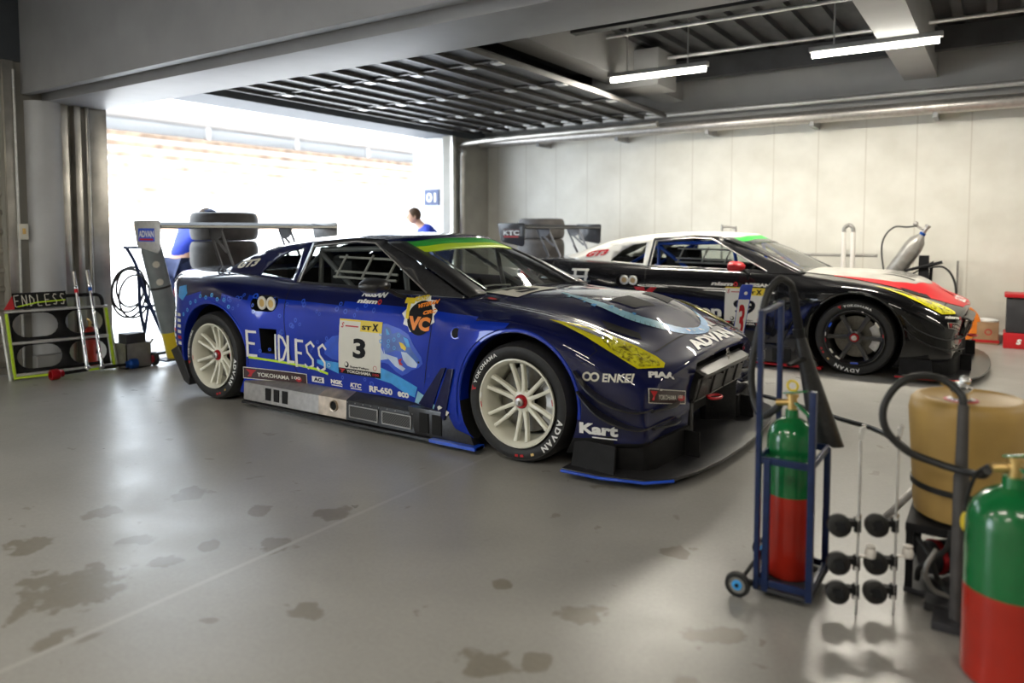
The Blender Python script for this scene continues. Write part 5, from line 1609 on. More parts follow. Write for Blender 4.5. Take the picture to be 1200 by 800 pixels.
# ---- people (outside the doorway)
def person(name, label, loc, face, J, jacket, hat, hairm):
    """J: joints relative to the hips' ground point, x forward, y left, z up"""
    root = thing(name, label, 'person', loc)
    def skin_mesh(nm, nodes, edges, m, sub=2, rootv=0):
        me = bpy.data.meshes.new(nm)
        me.from_pydata([p for p, r in nodes], edges, [])
        o = bpy.data.objects.new(nm, me); COL.objects.link(o)
        md = o.modifiers.new('skin', 'SKIN'); md.use_smooth_shade = True
        for i, (p, r) in enumerate(nodes):
            sv = me.skin_vertices[0].data[i]; sv.radius = (r, r) if not isinstance(r, tuple) else r
            sv.use_root = (i == rootv)
        o.modifiers.new('sub', 'SUBSURF').levels = sub; o.modifiers['sub'].render_levels = sub
        bpy.context.view_layer.update()
        dg = bpy.context.evaluated_depsgraph_get()
        me2 = bpy.data.meshes.new_from_object(o.evaluated_get(dg), preserve_all_data_layers=True, depsgraph=dg)
        o.modifiers.clear(); o.data = me2; me2.name = nm; bpy.data.meshes.remove(me)
        me2.materials.clear()
        for q in (m if isinstance(m, list) else [m]): me2.materials.append(q)
        for p in me2.polygons: p.use_smooth = True
        o.parent = root
        return o
    g = J
    nodes = [(g['pelvis'], (.15, .12)), (g['waist'], (.14, .11)), (g['chest'], (.17, .13)), (g['neck'], (.06, .06)), (g['head'], (.07, .075)),
             (g['shL'], .075), (g['elL'], .05), (g['wrL'], .035), (g['shR'], .075), (g['elR'], .05), (g['wrR'], .035),
             (g['hipL'], .10), (g['knL'], .07), (g['anL'], .045), (g['toL'], .035), (g['hipR'], .10), (g['knR'], .07), (g['anR'], .045), (g['toR'], .035)]
    edges = [(0, 1), (1, 2), (2, 3), (3, 4), (2, 5), (5, 6), (6, 7), (2, 8), (8, 9), (9, 10), (0, 11), (11, 12), (12, 13), (13, 14), (0, 15), (15, 16), (16, 17), (17, 18)]
    n0 = len(nodes)
    for s, wr, el in ((1, 'wrL', 'elL'), (-1, 'wrR', 'elR')):
        W = Vector(g[wr]); D = (W - Vector(g[el])).normalized(); i0 = nodes.index((g[wr], .035))
        sidev = D.cross(Vector((0, 1, 0))).normalized()
        palm = W + D * .06; nodes.append((tuple(palm), (.032, .018))); ip = len(nodes) - 1; edges.append((i0, ip))
        for q, (o_, L_) in enumerate(((-.027, .065), (-.009, .078), (.009, .074), (.027, .058))):
            a = palm + D * .03 + sidev * o_; b = a + D * L_ * .5 + Vector((.0, 0, -.004)); c = b + D * L_ * .5 + Vector((0, -s * .012, -.008))
            nodes += [(tuple(a), .009), (tuple(b), .008), (tuple(c), .007)]; k = len(nodes) - 3
            edges += [(ip, k), (k, k + 1), (k + 1, k + 2)]
        a = W + D * .03 + sidev * -.035; b = a + D * .04 + sidev * -.02
        nodes += [(tuple(a), .011), (tuple(b), .009)]; k = len(nodes) - 2; edges += [(ip, k), (k, k + 1)]
    body = skin_mesh('body', nodes, edges, [M['skin']], 2)
    # head shape: face, ears
    H = Vector(g['head']); F = Vector((1, 0, 0)); 
    mb = MB(); mb.ball(H, .1, (.98, .78, 1.18), 20)
    mb.ball(H + Vector((.098, 0, -.012)), .02, (.9, .6, 1.1), 10)
    for s in (-1, 1):
        mb.ball(H + Vector((-.005, s * .079, -.01)), .026, (.6, .35, 1.1), 10)
        mb.use(1).ball(H + Vector((.086, s * .032, .016)), .011, (.7, 1, .7), 8); mb.use(0)
    mb.use(2).ball(H + Vector((.084, 0, -.058)), .022, (.5, 1, .28), 8)
    mb.build('head', [M['skin'], M['black'], M['maroon']], root, fix=(0, 0, 0))
    mb = MB()
    for i in range(1):
        mb.ball(H + Vector((-.018, 0, .026)), .107, (.98, .82, 1.08), 20)
    mb.f = [f for f in mb.f if sum((mb.v[i] for i in f), Vector()).x / len(f) < H.x + .045 + (sum((mb.v[i] for i in f), Vector()).z / len(f) - H.z) * .4 and sum((mb.v[i] for i in f), Vector()).z / len(f) > H.z - .06]
    mb.m = [0] * len(mb.f)
    mb.build('hair', M[hairm], root, fix=(0, 0, 0))
    if hat:
        mb = MB(); mb.lathe([(.108, .02), (.112, .05), (.09, .105), (.04, .13), (0, .135)], H, (0, 0, 1), 24)
        mb.prism([H + Vector((.07, -.07, .03)), H + Vector((.15, -.05, .025)), H + Vector((.165, 0, .025)), H + Vector((.15, .05, .025)), H + Vector((.07, .07, .03))], (0, 0, .008))
        mb.build('cap', M['cap'], root, fix=(0, 0, 0))
    nodes = [(g['pelvis'], (.165, .135)), (g['waist'], (.165, .135)), (g['chest'], (.19, .15)), (tuple(Vector(g['chest']).lerp(Vector(g['neck']), .8)), (.09, .09)), (g['shL'], .09), (g['elL'], .068), (tuple(Vector(g['elL']).lerp(Vector(g['wrL']), .88)), .052), (g['shR'], .09), (g['elR'], .068), (tuple(Vector(g['elR']).lerp(Vector(g['wrR']), .88)), .052)]
    skin_mesh('jacket', nodes, [(0, 1), (1, 2), (2, 3), (2, 4), (4, 5), (5, 6), (2, 7), (7, 8), (8, 9)], M[jacket], 2)
    nodes = [(g['pelvis'], (.16, .13)), (g['hipL'], .115), (g['knL'], .085), (tuple(Vector(g['knL']).lerp(Vector(g['anL']), .92)), .068), (g['hipR'], .115), (g['knR'], .085), (tuple(Vector(g['knR']).lerp(Vector(g['anR']), .92)), .068)]
    skin_mesh('trousers', nodes, [(0, 1), (1, 2), (2, 3), (0, 4), (4, 5), (5, 6)], M['trousers'], 2)
    for a, t in (('anL', 'toL'), ('anR', 'toR')):
        A_ = Vector(g[a]); T_ = Vector(g[t])
        mb = MB(); mb.ball((A_ + T_) / 2 + Vector((0, 0, -.012)), .05, (2.6, 1.0, .95), 16); mb.ball(A_ + Vector((-.01, 0, -.02)), .05, (1, .9, 1.2), 14)
        mb.build('shoe', M['shoe'], root, fix=(0, 0, 0))
    root.rotation_euler = (0, 0, face)
    return root
stand = dict(pelvis=(0, 0, .95), waist=(.01, 0, 1.10), chest=(.03, 0, 1.30), neck=(.05, 0, 1.50), head=(.08, 0, 1.63), shL=(.03, .19, 1.40), elL=(.03, .25, 1.13), wrL=(.16, .22, .93),
             shR=(.03, -.19, 1.40), elR=(.03, -.25, 1.13), wrR=(.16, -.22, .93), hipL=(0, .10, .90), knL=(.03, .11, .49), anL=(-.02, .11, .085), toL=(.13, .12, .04), hipR=(0, -.10, .90), knR=(.03, -.11, .49), anR=(-.02, -.11, .085), toR=(.13, -.12, .04))
lean = dict(stand)
lean.update(waist=(.06, 0, 1.07), chest=(.20, 0, 1.22), neck=(.33, 0, 1.34), head=(.41, 0, 1.43), shL=(.23, .19, 1.29), elL=(.34, .26, 1.04), wrL=(.52, .20, .90), shR=(.23, -.19, 1.29), elR=(.34, -.26, 1.04), wrR=(.52, -.20, .90))
person('person', 'person with brown hair and a blue jacket in the doorway beyond the car roof', (-4.98, 5.47, .0), math.radians(235), lean | dict(head=(.43, 0, 1.50), neck=(.33, 0, 1.38)), 'jacket', False, 'hair')
person('person', 'person in blue overalls and a dark cap half hidden behind the tyre stack', (-5.5, 1.47, -.012), math.radians(100), lean, 'jacket', True, 'hair')

# ---- black display rack leaning by the column
t = thing('wheel_rack', 'black rack with lime green edges and lettered header leaning by the column', 'rack', (-4.74, -.14, 0))
RO = Vector((-4.82, -.53, .01)); RU = (Vector((-4.64, .25, .01)) - RO).normalized(); RV = Vector((-.15, -.03, 1)).normalized(); RN = RU.cross(RV).normalized()
RW = .80
def rp(u, v, n=0): return RO + RU * (u * RW) + RV * v + RN * n
def stadium(u0, u1, v0, v1, k=8):
    cy = (v0 + v1) / 2; r = (v1 - v0) / 2; ru = r / RW
    return [(u1 - ru + ru * math.sin(PI * i / k), cy + r * math.cos(PI * i / k)) for i in range(k + 1)] + [(u0 + ru - ru * math.sin(PI * i / k), cy - r * math.cos(PI * i / k)) for i in range(k + 1)]
for v0, v1 in ((.325, .575), (.05, .295)):
    outer = [(.04, v0), (.96, v0), (.96, v1), (.04, v1)]
    hs = [stadium(.06, .49, v0 + .03, v1 - .01), stadium(.56, .94, v0 + .03, v1 - .01)]
    tri = tessellate_polygon([[Vector((a * RW, b, 0)) for a, b in q] for q in [outer] + hs])
    pts = [p for q in [outer] + hs for p in q]
    mb = MB(); mb.v = [rp(a, b) for a, b in pts]; mb.f = [tuple(x) for x in tri]; mb.m = [0] * len(mb.f)
    mb.build('panel', M['matblack'], t, solid=.012)
for v in (.585, .31, .035):
    MB().bar(rp(0, v, .015), rp(1, v, .015), .02, .018).build('rail', M['alu'], t, bev=.003)
for u in (.015, .985):
    MB().bar(rp(u, .0, .012), rp(u, .57, .012), .02, .035, RN).build('edge_strip', M['limepaint'], t, bev=.003)
MB().bar(rp(0.02, .012, .012), rp(.98, .012, .012), .02, .035, RN).build('edge_strip', M['limepaint'], t, bev=.003)
for u in (-.02, 1.03):
    MB().cyl(rp(u, -.01, -.02), rp(u, .40 if u > 0 else .56, -.06), .014).build('leg', M['alu'], t)
hd = MB(); hd.prism([rp(.09, .605, 0), rp(.60, .605, 0), rp(.60, .745, 0), rp(.09, .745, 0)], RN * .012)
hd = hd.build('header_board', M['matblack'], t)
f = Flat()
def hstroke(pts, wd, lv=1):
    for (a, b), (c, d) in zip(pts, pts[1:]):
        L = math.hypot(c - a, d - b) or 1; nx, nz = -(d - b) / L * wd / 2, (c - a) / L * wd / 2
        f.poly([(a + nx, b + nz), (a - nx, b - nz), (c - nx, d - nz), (c + nx, d + nz)], lv)
f.use(0)
adv = .40 / 7
def HP(i, a, b): return (.085 + adv * i + a * adv * .7, .625 + b * .10)
for i in (0, 4): hstroke([HP(i, .9, 1), HP(i, 0, .97), HP(i, .05, 0), HP(i, .9, .03)], .006); hstroke([HP(i, 0, .5), HP(i, .7, .5)], .006)
hstroke([HP(1, 0, 0), HP(1, 0, 1), HP(1, .8, .05), HP(1, .8, 1)], .006)
hstroke([HP(2, 0, 0), HP(2, 0, .98), HP(2, .75, .6), HP(2, .7, .3), HP(2, 0, 0)], .006)
hstroke([HP(3, 0, 1), HP(3, 0, 0), HP(3, .75, 0)], .006)
for i in (5, 6): hstroke([HP(i, .85, .9), HP(i, .4, 1), HP(i, .1, .75), HP(i, .75, .35), HP(i, .6, .05), HP(i, .05, .1)], .006)
f.use(1); hstroke([(.10, .625), (.25, .655), (.47, .665)], .010, 2)
plate(f, 'header_lettering', [M['cream'], M['lime']], RO + RN * .014, RU, RV, hd)
mb = MB(); mb.prism([rp(0, .605, 0), rp(.10, .605, 0), rp(.09, .72, 0)], RN * .015)
mb.build('corner_piece', M['orangepl'] if False else M['red'], t)
mb = MB(); mb.tube(smooth_path([rp(.60, .70, 0), rp(.82, .70, 0), rp(.92, .695, 0), rp(.955, .66, 0), rp(.96, .585, 0)], 6), .016, 10)
mb.build('handle', M['matblack'], t)

# ---- two long chrome wheel-nut wrenches leaning on the rack
def wrench(top, bot, sock_dir, length, m, label):
    top = Vector(top); bot = Vector(bot)
    t = thing('wheel_wrench', label, 'wrench', (bot.x, bot.y, 0), 'wheel wrenches leaning on the rack')
    D = (top - bot).normalized()
    mb = MB(); mb.tube([bot + D * .05, bot + D * .40, bot + D * .42, top - D * .17, top - D * .165, top - D * .14], [.015, .015, .013, .013, .016, .016], 16)
    mb.ball(bot + D * .03, .026, (1, 1, 1.1), 14)
    mb.build('shaft', M['chrome'], t)
    MB().tube([top - D * .14, top], .014, 14).build('grip', M['brushed'], t)
    MB().tube([top - D * .20, top - D * .165], .0165, 14).build('collar', m, t)
    S_ = Vector(sock_dir).normalized()
    a = bot + D * .015
    MB().tube([a, a + S_ * (length - .06)], .014, 12).build('extension', M['matblack'], t)
    mb = MB(); e = a + S_ * (length - .07)
    mb.lathe([(.018, 0), (.030, .004), (.032, .03), (.034, .033), (.044, .04), (.047, .05), (.047, .10), (.044, .105), (.033, .105), (.033, .06), (0, .06)], e, S_, 28)
    mb.build('socket', m, t)
    return t
wrench((-4.835, .0, .915), (-4.55, -.045, .036), (-.02, -1, -.0), .27, M['rednut'], 'long chrome wheel wrench with a red socket on the floor leaning on the rack')
wrench((-4.82, .112, .925), (-4.53, .075, .036), (.12, 1, 0), .27, M['blueano'], 'long chrome wheel wrench with a blue socket on the floor leaning on the rack')

# ---- small boxes on the floor near the doorway
t = thing('metal_box', 'open grey metal box on the floor between the rack and the gas bottle trolley', 'box', (-4.62, .41, 0))
mb = MB(); mb.box(-4.72, .29, 0, -4.52, .30, .235); mb.box(-4.72, .52, 0, -4.52, .53, .235); mb.box(-4.72, .29, 0, -4.71, .53, .235); mb.box(-4.53, .29, 0, -4.52, .53, .235); mb.box(-4.72, .29, 0, -4.52, .53, .01)
mb.build('body', M['boxgrey'], t)
MB().bar((-4.515, .52, .22), (-4.50, .54, .26), .02, .02).build('latch', M['alu'], t)
MB().box(-4.695, .31, .012, -4.55, .50, .325).build('black_case', M['crate'], label='black case standing inside the open grey metal box', cat='case', bev=.008)
MB().box(-5.0, -.30, 0, -4.9, -.08, .17).build('junction_box', M['palegrey'], label='pale grey box on the floor seen through the rack openings', cat='box', bev=.004)
# fire extinguisher behind the rack
t = thing('fire_extinguisher', 'small red fire extinguisher standing behind the right end of the rack', 'fire extinguisher', (-4.98, .20, 0))
MB().lathe([(0, 0), (.05, 0), (.055, .02), (.055, .32), (.03, .37), (.015, .38), (0, .38)], (-4.98, .20, 0), n=24).build('cylinder', M['gasred'], t)
mb = MB(); mb.cyl((-4.98, .20, .37), (-4.98, .20, .43), .014, n=12); mb.bar((-4.98, .20, .43), (-4.92, .15, .46), .015, .01); mb.build('valve', M['gold'], t)
MB().tube(smooth_path([(-4.97, .21, .40), (-4.93, .25, .36), (-4.925, .25, .22), (-4.93, .23, .12)], 5), .008, 8).build('hose', M['hose'], t)
# wall switch with conduit
t = thing('wall_switch', 'pale switch box on a vertical conduit on the metal wall left of the column', 'switch', (-5.09, -.315, 1.28))
MB().box(-5.10, -.35, 1.21, -5.03, -.275, 1.35).build('housing', M['cream'], t, bev=.006)
MB().box(-5.032, -.325, 1.26, -5.024, -.30, 1.31).build('rocker', M['gold'], t)
MB().tube([(-5.05, -.345, 0), (-5.05, -.345, 2.7)], .011, 8).build('conduit', M['alu'], t)

# ---- navy hand trolley with the grey bottle and hose coil
t = thing('hand_trolley', 'navy tubular hand trolley with a small wheel in the doorway behind the blue car', 'trolley', (-4.58, .62, 0))
mb = MB()
mb.tube([(-4.72, .405, 1.13), (-4.72, .60, 1.127)], .013, 8)
mb.tube(smooth_path([(-4.70, .42, 1.13), (-4.70, .50, .98), (-4.70, .53, .85), (-4.69, .53, .55), (-4.66, .55, .32)], 5), .016, 10)
mb.tube(smooth_path([(-4.70, .53, .88), (-4.66, .60, .60), (-4.60, .70, .28), (-4.56, .76, .10)], 5), .018, 10)
mb.tube([(-4.66, .55, .30), (-4.68, .62, .62)], .014, 8)
mb.tube([(-4.56, .58, .10), (-4.56, .78, .10)], .016, 8)
mb.tube([(-4.69, .53, .55), (-4.66, .66, .56)], .012, 8)
mb.box(-4.52, .56, .05, -4.32, .84, .065)
mb.build('frame', M['navytube'], t)
for y in (.56, .88):
    mb = MB(); mb.lathe([(.06, -.018), (.066, -.012), (.066, .012), (.06, .018), (.03, .018), (.03, -.018)], (-4.52, y, .066), (0, 1, 0), 24, closed=True)
    wl = mb.build('wheel', M['rubber'], t)
    MB().lathe([(0, -.02), (.035, -.02), (.035, .02), (0, .02)], (-4.52, y, .066), (0, 1, 0), 20).build('hub', M['rednut'], wl)
t = thing('gas_bottle', 'tall grey gas bottle with a yellow foot leaning behind the blue car', 'gas bottle', (-4.42, .72, .07))
a = Vector((-4.42, .735, .075)); b = Vector((-4.42, .475, 1.24)); D = (b - a).normalized(); L_ = (b - a).length
mb = MB(); mb.lathe([(0, 0), (.085, 0), (.092, .012), (.092, .26)], a, D, 36)
mb.use(1).lathe([(.092, .26), (.092, L_ - .14), (.082, L_ - .08), (.05, L_ - .03), (.03, L_ - .01), (.03, L_ + .03), (0, L_ + .03)], a, D, 36)
gb = mb.build('cylinder', [M['yellow'], M['greygas']], t)
MB().lathe([(0, L_ + .02), (.022, L_ + .02), (.022, L_ + .07), (.035, L_ + .075), (.035, L_ + .10), (0, L_ + .10)], a, D, 16).build('valve', M['gold'], t)
MB().lathe([(.0935, .69), (.0965, .69), (.0965, .71), (.0935, .71)], a, D, 32, closed=True).build('strap', M['hose'], t)
for hh in (.98, .80, .86):
    pass
mb = MB()
sd = Vector((.75, -.6, 0)).normalized(); sd = (sd - D * sd.dot(D)).normalized(); sx2 = D.cross(sd)
for hh, ph in ((.93, .25), (.76, .2)):
    for k in range(6):
        an = PI * k / 6
        for s in (-1, 1):
            pts = []
            for q, w_ in ((0, .006), (.024, .009), (.034, .002)):
                uu = math.cos(an) * q * s; vv = math.sin(an) * q * s
                th = uu / .0925 + ph
                base_ = a + D * (hh + vv)
                for e in (-1, 1):
                    th2 = th - e * math.sin(an) * w_ / .0925
                    base2 = base_ + D * (e * math.cos(an) * w_)
                    pts.append(base2 + (sd * math.cos(th2) + sx2 * math.sin(th2)) * .0935)
            n_ = len(mb.v); mb.v += pts; mb.f += [(n_, n_ + 1, n_ + 3, n_ + 2), (n_ + 2, n_ + 3, n_ + 5, n_ + 4)]; mb.m += [0, 0]
mb.build('star_mark', M['cream'], gb, weld=False)
mb = MB()
for k, (r, dy, dz) in enumerate(((.17, 0, 0), (.155, .02, .03), (.185, -.01, -.03), (.165, .03, -.06))):
    mb.tube([(-4.76 + .02 * k + .02 * math.sin(q), .455 + dy + r * .9 * math.cos(q), .72 + dz + r * 1.25 * math.sin(q)) for q in [2 * PI * i / 36 for i in range(36)]], .010, 8, closed=True)
mb.tube(smooth_path([(-4.74, .60, .62), (-4.70, .68, .50), (-4.66, .78, .47), (-4.6, .8, .5)], 6), .010, 8)
mb.build('hose_coil', M['hose'], label='loops of black air hose hanging on the navy hand trolley', cat='hose')

# ---- number board beyond the nose of the blue car
t = thing('number_board', 'tall narrow blue and white board with a red number 3 standing between the two cars', 'sign', (.50, 2.5, 0))
f = Flat()
O_ = Vector((.425, 2.5, .375)); U_ = Vector((.94, .34, 0)).normalized(); V_ = Vector((.10, 0, 1)).normalized(); N_ = U_.cross(V_)
mb = MB(); mb.prism([O_ + U_ * a + V_ * b for a, b in ((0, 0), (.085, 0), (.115, .49), (.035, .49), (.02, .47))], -N_ * .012)
bd = mb.build('board', M['glossblue'], t, bev=.002)
f.use(0).poly([(.008, .03), (.082, .03), (.102, .37), (.018, .37)], 0)
f.use(1).text('3', .030, .07, .048, .26, bold=.03, lvl=1)
f.use(0).disc(.068, .42, .014, 0); f.use(0).text('3', .02, .003, .03, .02, lvl=0)
plate(f, 'number', [M['white'], M['red']], O_, U_, V_, bd, off=.002)
mb = MB(); mb.cyl((.475, 2.515, .0), (.475, 2.515, .385), .010); mb.lathe([(0, 0), (.11, 0), (.11, .012), (.02, .02), (0, .02)], (.475, 2.515, 0))
mb.build('stand', M['matblack'], t)

# ---- along the white wall
t = thing('gas_bottle', 'silver grey gas bottle tilted on a stand by the white wall', 'gas bottle', (1.25, 6.4, 0))
a = Vector((1.06, 6.42, .62)); b = Vector((1.44, 6.38, 1.24)); D = (b - a).normalized(); L_ = (b - a).length
MB().lathe([(0, 0), (.09, 0), (.10, .02), (.10, L_ - .16), (.085, L_ - .08), (.05, L_ - .03), (.03, L_), (0, L_)], a, D, 32).build('cylinder', M['boxgrey'], t)
mb = MB(); mb.lathe([(0, 0), (.035, 0), (.035, .03), (0, .03)], b, D, 16); mb.build('collar', M['blueano'], t)
mb = MB(); mb.lathe([(0, .03), (.022, .03), (.022, .09), (.03, .1), (.03, .13), (0, .13)], b, D, 16); mb.cyl(b + D * .06, b + D * .06 + Vector((-.09, 0, .05)), .014); mb.ball(b + D * .07 + Vector((-.10, -.02, .07)), .028)
mb.build('valve', M['brushed'], t)
mb = MB(); mb.tube(smooth_path([b + D * .06 + Vector((-.09, 0, .05)), (1.28, 6.42, 1.33), (1.15, 6.42, 1.33), (1.05, 6.42, 1.22), (1.02, 6.42, 1.05), (1.06, 6.42, .75), (1.10, 6.42, .60)], 8), .010, 8)
mb.build('hose', M['hose'], t)
mb = MB()
mb.tube([(1.15, 6.42, 0.03), (1.15, 6.42, .62), (1.55, 6.42, .93), (1.50, 6.42, .03)], .02, 8); mb.tube([(1.28, 6.32, .82), (1.66, 6.32, .93)], .018, 8); mb.box(1.42, 6.34, .62, 1.52, 6.46, 1.0)
mb.box(1.1, 6.25, .0, 1.6, 6.55, .03)
mb.build('stand', M['matblack'], t)
mb = MB(); mb.tube(smooth_path([(1.5, 6.40, .86), (1.66, 6.42, .87), (1.76, 6.42, .76), (1.80, 6.42, .55), (1.76, 6.42, .25), (1.60, 6.42, .12)], 8), .012, 8)
mb.build('air_hose', M['hose'], label='black hose arching down from the tilted gas bottle stand by the white wall', cat='hose')
t = thing('pipe_stand', 'white pipe stand with a grey bent top by the white wall', 'stand', (.64, 6.5, 0))
for x in (.585, .69):
    MB().cyl((x, 6.5, .02), (x, 6.5, 1.27), .028).build('upright', M['pvc'], t)
MB().tube(smooth_path([(.585, 6.5, 1.25), (.59, 6.5, 1.32), (.64, 6.5, 1.355), (.685, 6.5, 1.32), (.69, 6.5, 1.25)], 5), .024, 12).build('bend', M['boxgrey'], t)
MB().box(.5, 6.38, 0, .78, 6.62, .03).build('foot', M['matblack'], t, bev=.004)
MB().tube([(-.35, 6.62, .98), (.95, 6.62, .98)], .018, 10).build('wall_rail', M['boxgrey'], label='grey horizontal rail along the white wall behind the black car windscreen', cat='rail')
t = thing('push_handle', 'dark curved handle of a cart standing behind the roof of the black car', 'cart handle', (-.85, 6.5, 0))
MB().tube(smooth_path([(-.94, 6.5, .03), (-.94, 6.5, 1.25), (-.92, 6.5, 1.33), (-.85, 6.5, 1.34), (-.78, 6.5, 1.32), (-.75, 6.5, 1.22), (-.75, 6.5, .03)], 5), .016, 10).build('hoop', M['boxgrey'], t)
MB().box(-1.05, 6.35, 0, -.65, 6.65, .03).build('foot', M['matblack'], t, bev=.004)
t = thing('hose_reel', 'orange ring of coiled hose by the white wall beside the cardboard box', 'hose reel', (1.86, 6.5, 0))
mb = MB(); mb.lathe([(.13, -.03), (.20, -.03), (.215, 0), (.20, .03), (.13, .03), (.125, 0)], (1.84, 6.5, .225), (.3, -1, 0), 36, closed=True); mb.build('coil', M['orangepl'], t)
mb = MB(); mb.lathe([(0, -.02), (.12, -.02), (.12, .02), (0, .02)], (1.84, 6.5, .225), (.3, -1, 0), 30); mb.build('core', M['boxgrey'], t)
MB().box(1.74, 6.46, 0, 1.94, 6.56, .02).build('foot', M['matblack'], t)
t = MB().box(1.97, 6.52, 0, 2.22, 6.76, .25).build('cardboard_box', M['cardboard'], label='brown cardboard box on the floor between orange coil and dark crate', cat='box', bev=.004)
MB().box(1.96, 6.519, .02, 2.23, 6.52, .05).build('tape', M['red'], t)
mb = MB(); f = Flat(); f.ring(0, 0, .025, .035, n=20)
plate(f, 'printed_mark', M['red'], (2.12, 6.519, .14), (1, 0, 0), (0, 0, 1), t)
mb = MB(); mb.ball((2.1, 6.64, .26), .10, (1.2, 1.0, .28), 14); mb.ball((2.04, 6.6, .27), .05, (1.1, 1, .4), 10)
mb.build('crumpled_bag', M['white'], label='crumpled white plastic bag on top of the cardboard box', cat='bag')
t = MB().box(2.26, 6.30, 0, 2.70, 6.66, .17).build('red_case', M['red'], label='low red case on the floor under the dark storage crate', cat='case', bev=.01)
f = Flat(); f.text('SNAP', 0, 0, .26, .05, bold=.05)
f = Flat(); f.use(0).text('S', .12, .05, .05, .06, bold=.06, shear=.2)
plate(f, 'lettering', M['white'], (2.26, 6.299, 0), (1, 0, 0), (0, 0, 1), t)
t = MB().box(2.28, 6.32, .172, 2.68, 6.64, .56).build('storage_crate', M['crate'], label='dark storage crate with a red lid standing on the low red case', cat='crate', bev=.01)
MB().box(2.26, 6.30, .56, 2.70, 6.66, .60).build('lid', M['red'], t, bev=.008)
MB().tube([(1.79, 6.8, .0), (1.79, 6.8, .93)], .012, 8).build('wall_pole', M['boxgrey'], label='thin grey pole standing against the white wall left of the cardboard box', cat='pole')

# ---- foreground: bottle trolley with green and red bottle
def bottle(loc, R, H, split, label, ring):
    x, y, z = loc
    t = thing('gas_bottle', label, 'gas bottle', loc)
    mb = MB(); mb.use(0).lathe([(0, 0), (R * .92, 0), (R, .012), (R, split)], loc, n=48)
    mb.use(1).lathe([(R, split), (R, H - R * .95), (R * .97, H - R * .72), (R * .86, H - R * .45), (R * .66, H - R * .2), (R * .4, H - R * .05), (R * .28, H), (R * .26, H + .03), (0, H + .03)], loc, n=48)
    mb.build('cylinder', [M['gasred'], M['gasgreen']], t)
    h = z + H + .03
    mb = MB(); mb.cyl((x, y, h - .01), (x, y, h + .045), .017, n=16); mb.cyl((x, y, h + .025), (x - .055, y - .01, h + .020), .012, n=12); mb.lathe([(0, 0), (.022, 0), (.022, .012), (0, .012)], (x, y, h + .045), n=16)
    mb.build('valve', M['gold'], t)
    mb = MB(); mb.bar((x - .03, y, h + .055), (x + .055, y - .02, h + .075), .018, .006); mb.bar((x + .0, y, h + .035), (x + .075, y - .03, h - .02), .020, .006); mb.bar((x + .07, y - .03, h - .015), (x + .075, y - .03, h - .06), .02, .006)
    mb.build('lever', M['gasgreen'], t, bev=.002)
    if ring:
        mb = MB(); mb.tube([(x + .018 * math.cos(q), y, h + .085 + .018 * math.sin(q)) for q in [2 * PI * k / 20 for k in range(20)]], .0045, 8, closed=True)
        mb.cyl((x, y, h + .045), (x, y, h + .068), .004, n=8)
        mb.build('safety_ring', M['yellow'], t)
    return t
bottle((1.60, -.615, .045), .084, .575, .30, 'green and red gas bottle with a yellow ring in the blue bottle trolley', True)
t = thing('bottle_trolley', 'blue steel bottle trolley with two tall posts and black wheels in the right foreground', 'trolley', (1.61, -.64, 0))
x0, x1, y0, y1 = 1.527, 1.703, -.775, -.50
MB().box(x0 - .01, y0 - .01, .03, x1 + .01, y1 + .01, .042).build('base_plate', M['crate'], t, bev=.003)
for (x, y, h) in ((x0, y0, 1.02), (x0, y1, 1.03), (x1, y0, .755), (x1, y1, .50), (x0 + .03, y0, .50)):
    MB().obox((x, y, (h + .03) / 2), (.022 if x > x0 + .01 else .018, .022, h - .03), up=(0, 0, 1)).build('post', M['navytube'], t, bev=.002)
for z in (.495, .06):
    for a, b in (((x0, y0), (x1, y0)), ((x1, y0), (x1, y1)), ((x1, y1), (x0, y1)), ((x0, y1), (x0, y0))):
        MB().bar((*a, z), (*b, z), .012, .024).build('rail', M['navytube'], t, bev=.002)
mb = MB(); mb.bar((x0, y0, 1.01), (x0, y1, 1.02), .02, .012); mb.build('top_bar', M['navytube'], t, bev=.002)
for y in (y0 - .035, y1 + .035):
    mb = MB(); mb.lathe([(.030, -.014), (.042, -.012), (.045, 0), (.042, .012), (.030, .014)], (x0 - .055, y, .045), (0, 1, 0), 24, closed=True)
    wl = mb.build('wheel', M['rubber'], t)
    MB().lathe([(0, -.012), (.018, -.012), (.018, .012), (0, .012)], (x0 - .055, y, .045), (0, 1, 0), 20).build('hub', M['cyan'], wl)
    MB().lathe([(.017, -.008), (.031, -.008), (.031, .008), (.017, .008)], (x0 - .055, y, .045), (0, 1, 0), 20, closed=True).build('disc', M['boxgrey'], wl)
mb = MB(); mb.cyl((x0 - .055, y0 - .05, .045), (x0 - .055, y1 + .05, .045), .007, n=8); mb.bar((x0 - .055, y0, .045), (x0, y0, .045), .012, .02); mb.bar((x0 - .055, y1, .045), (x0, y1, .045), .012, .02)
mb.build('axle', M['matblack'], t)
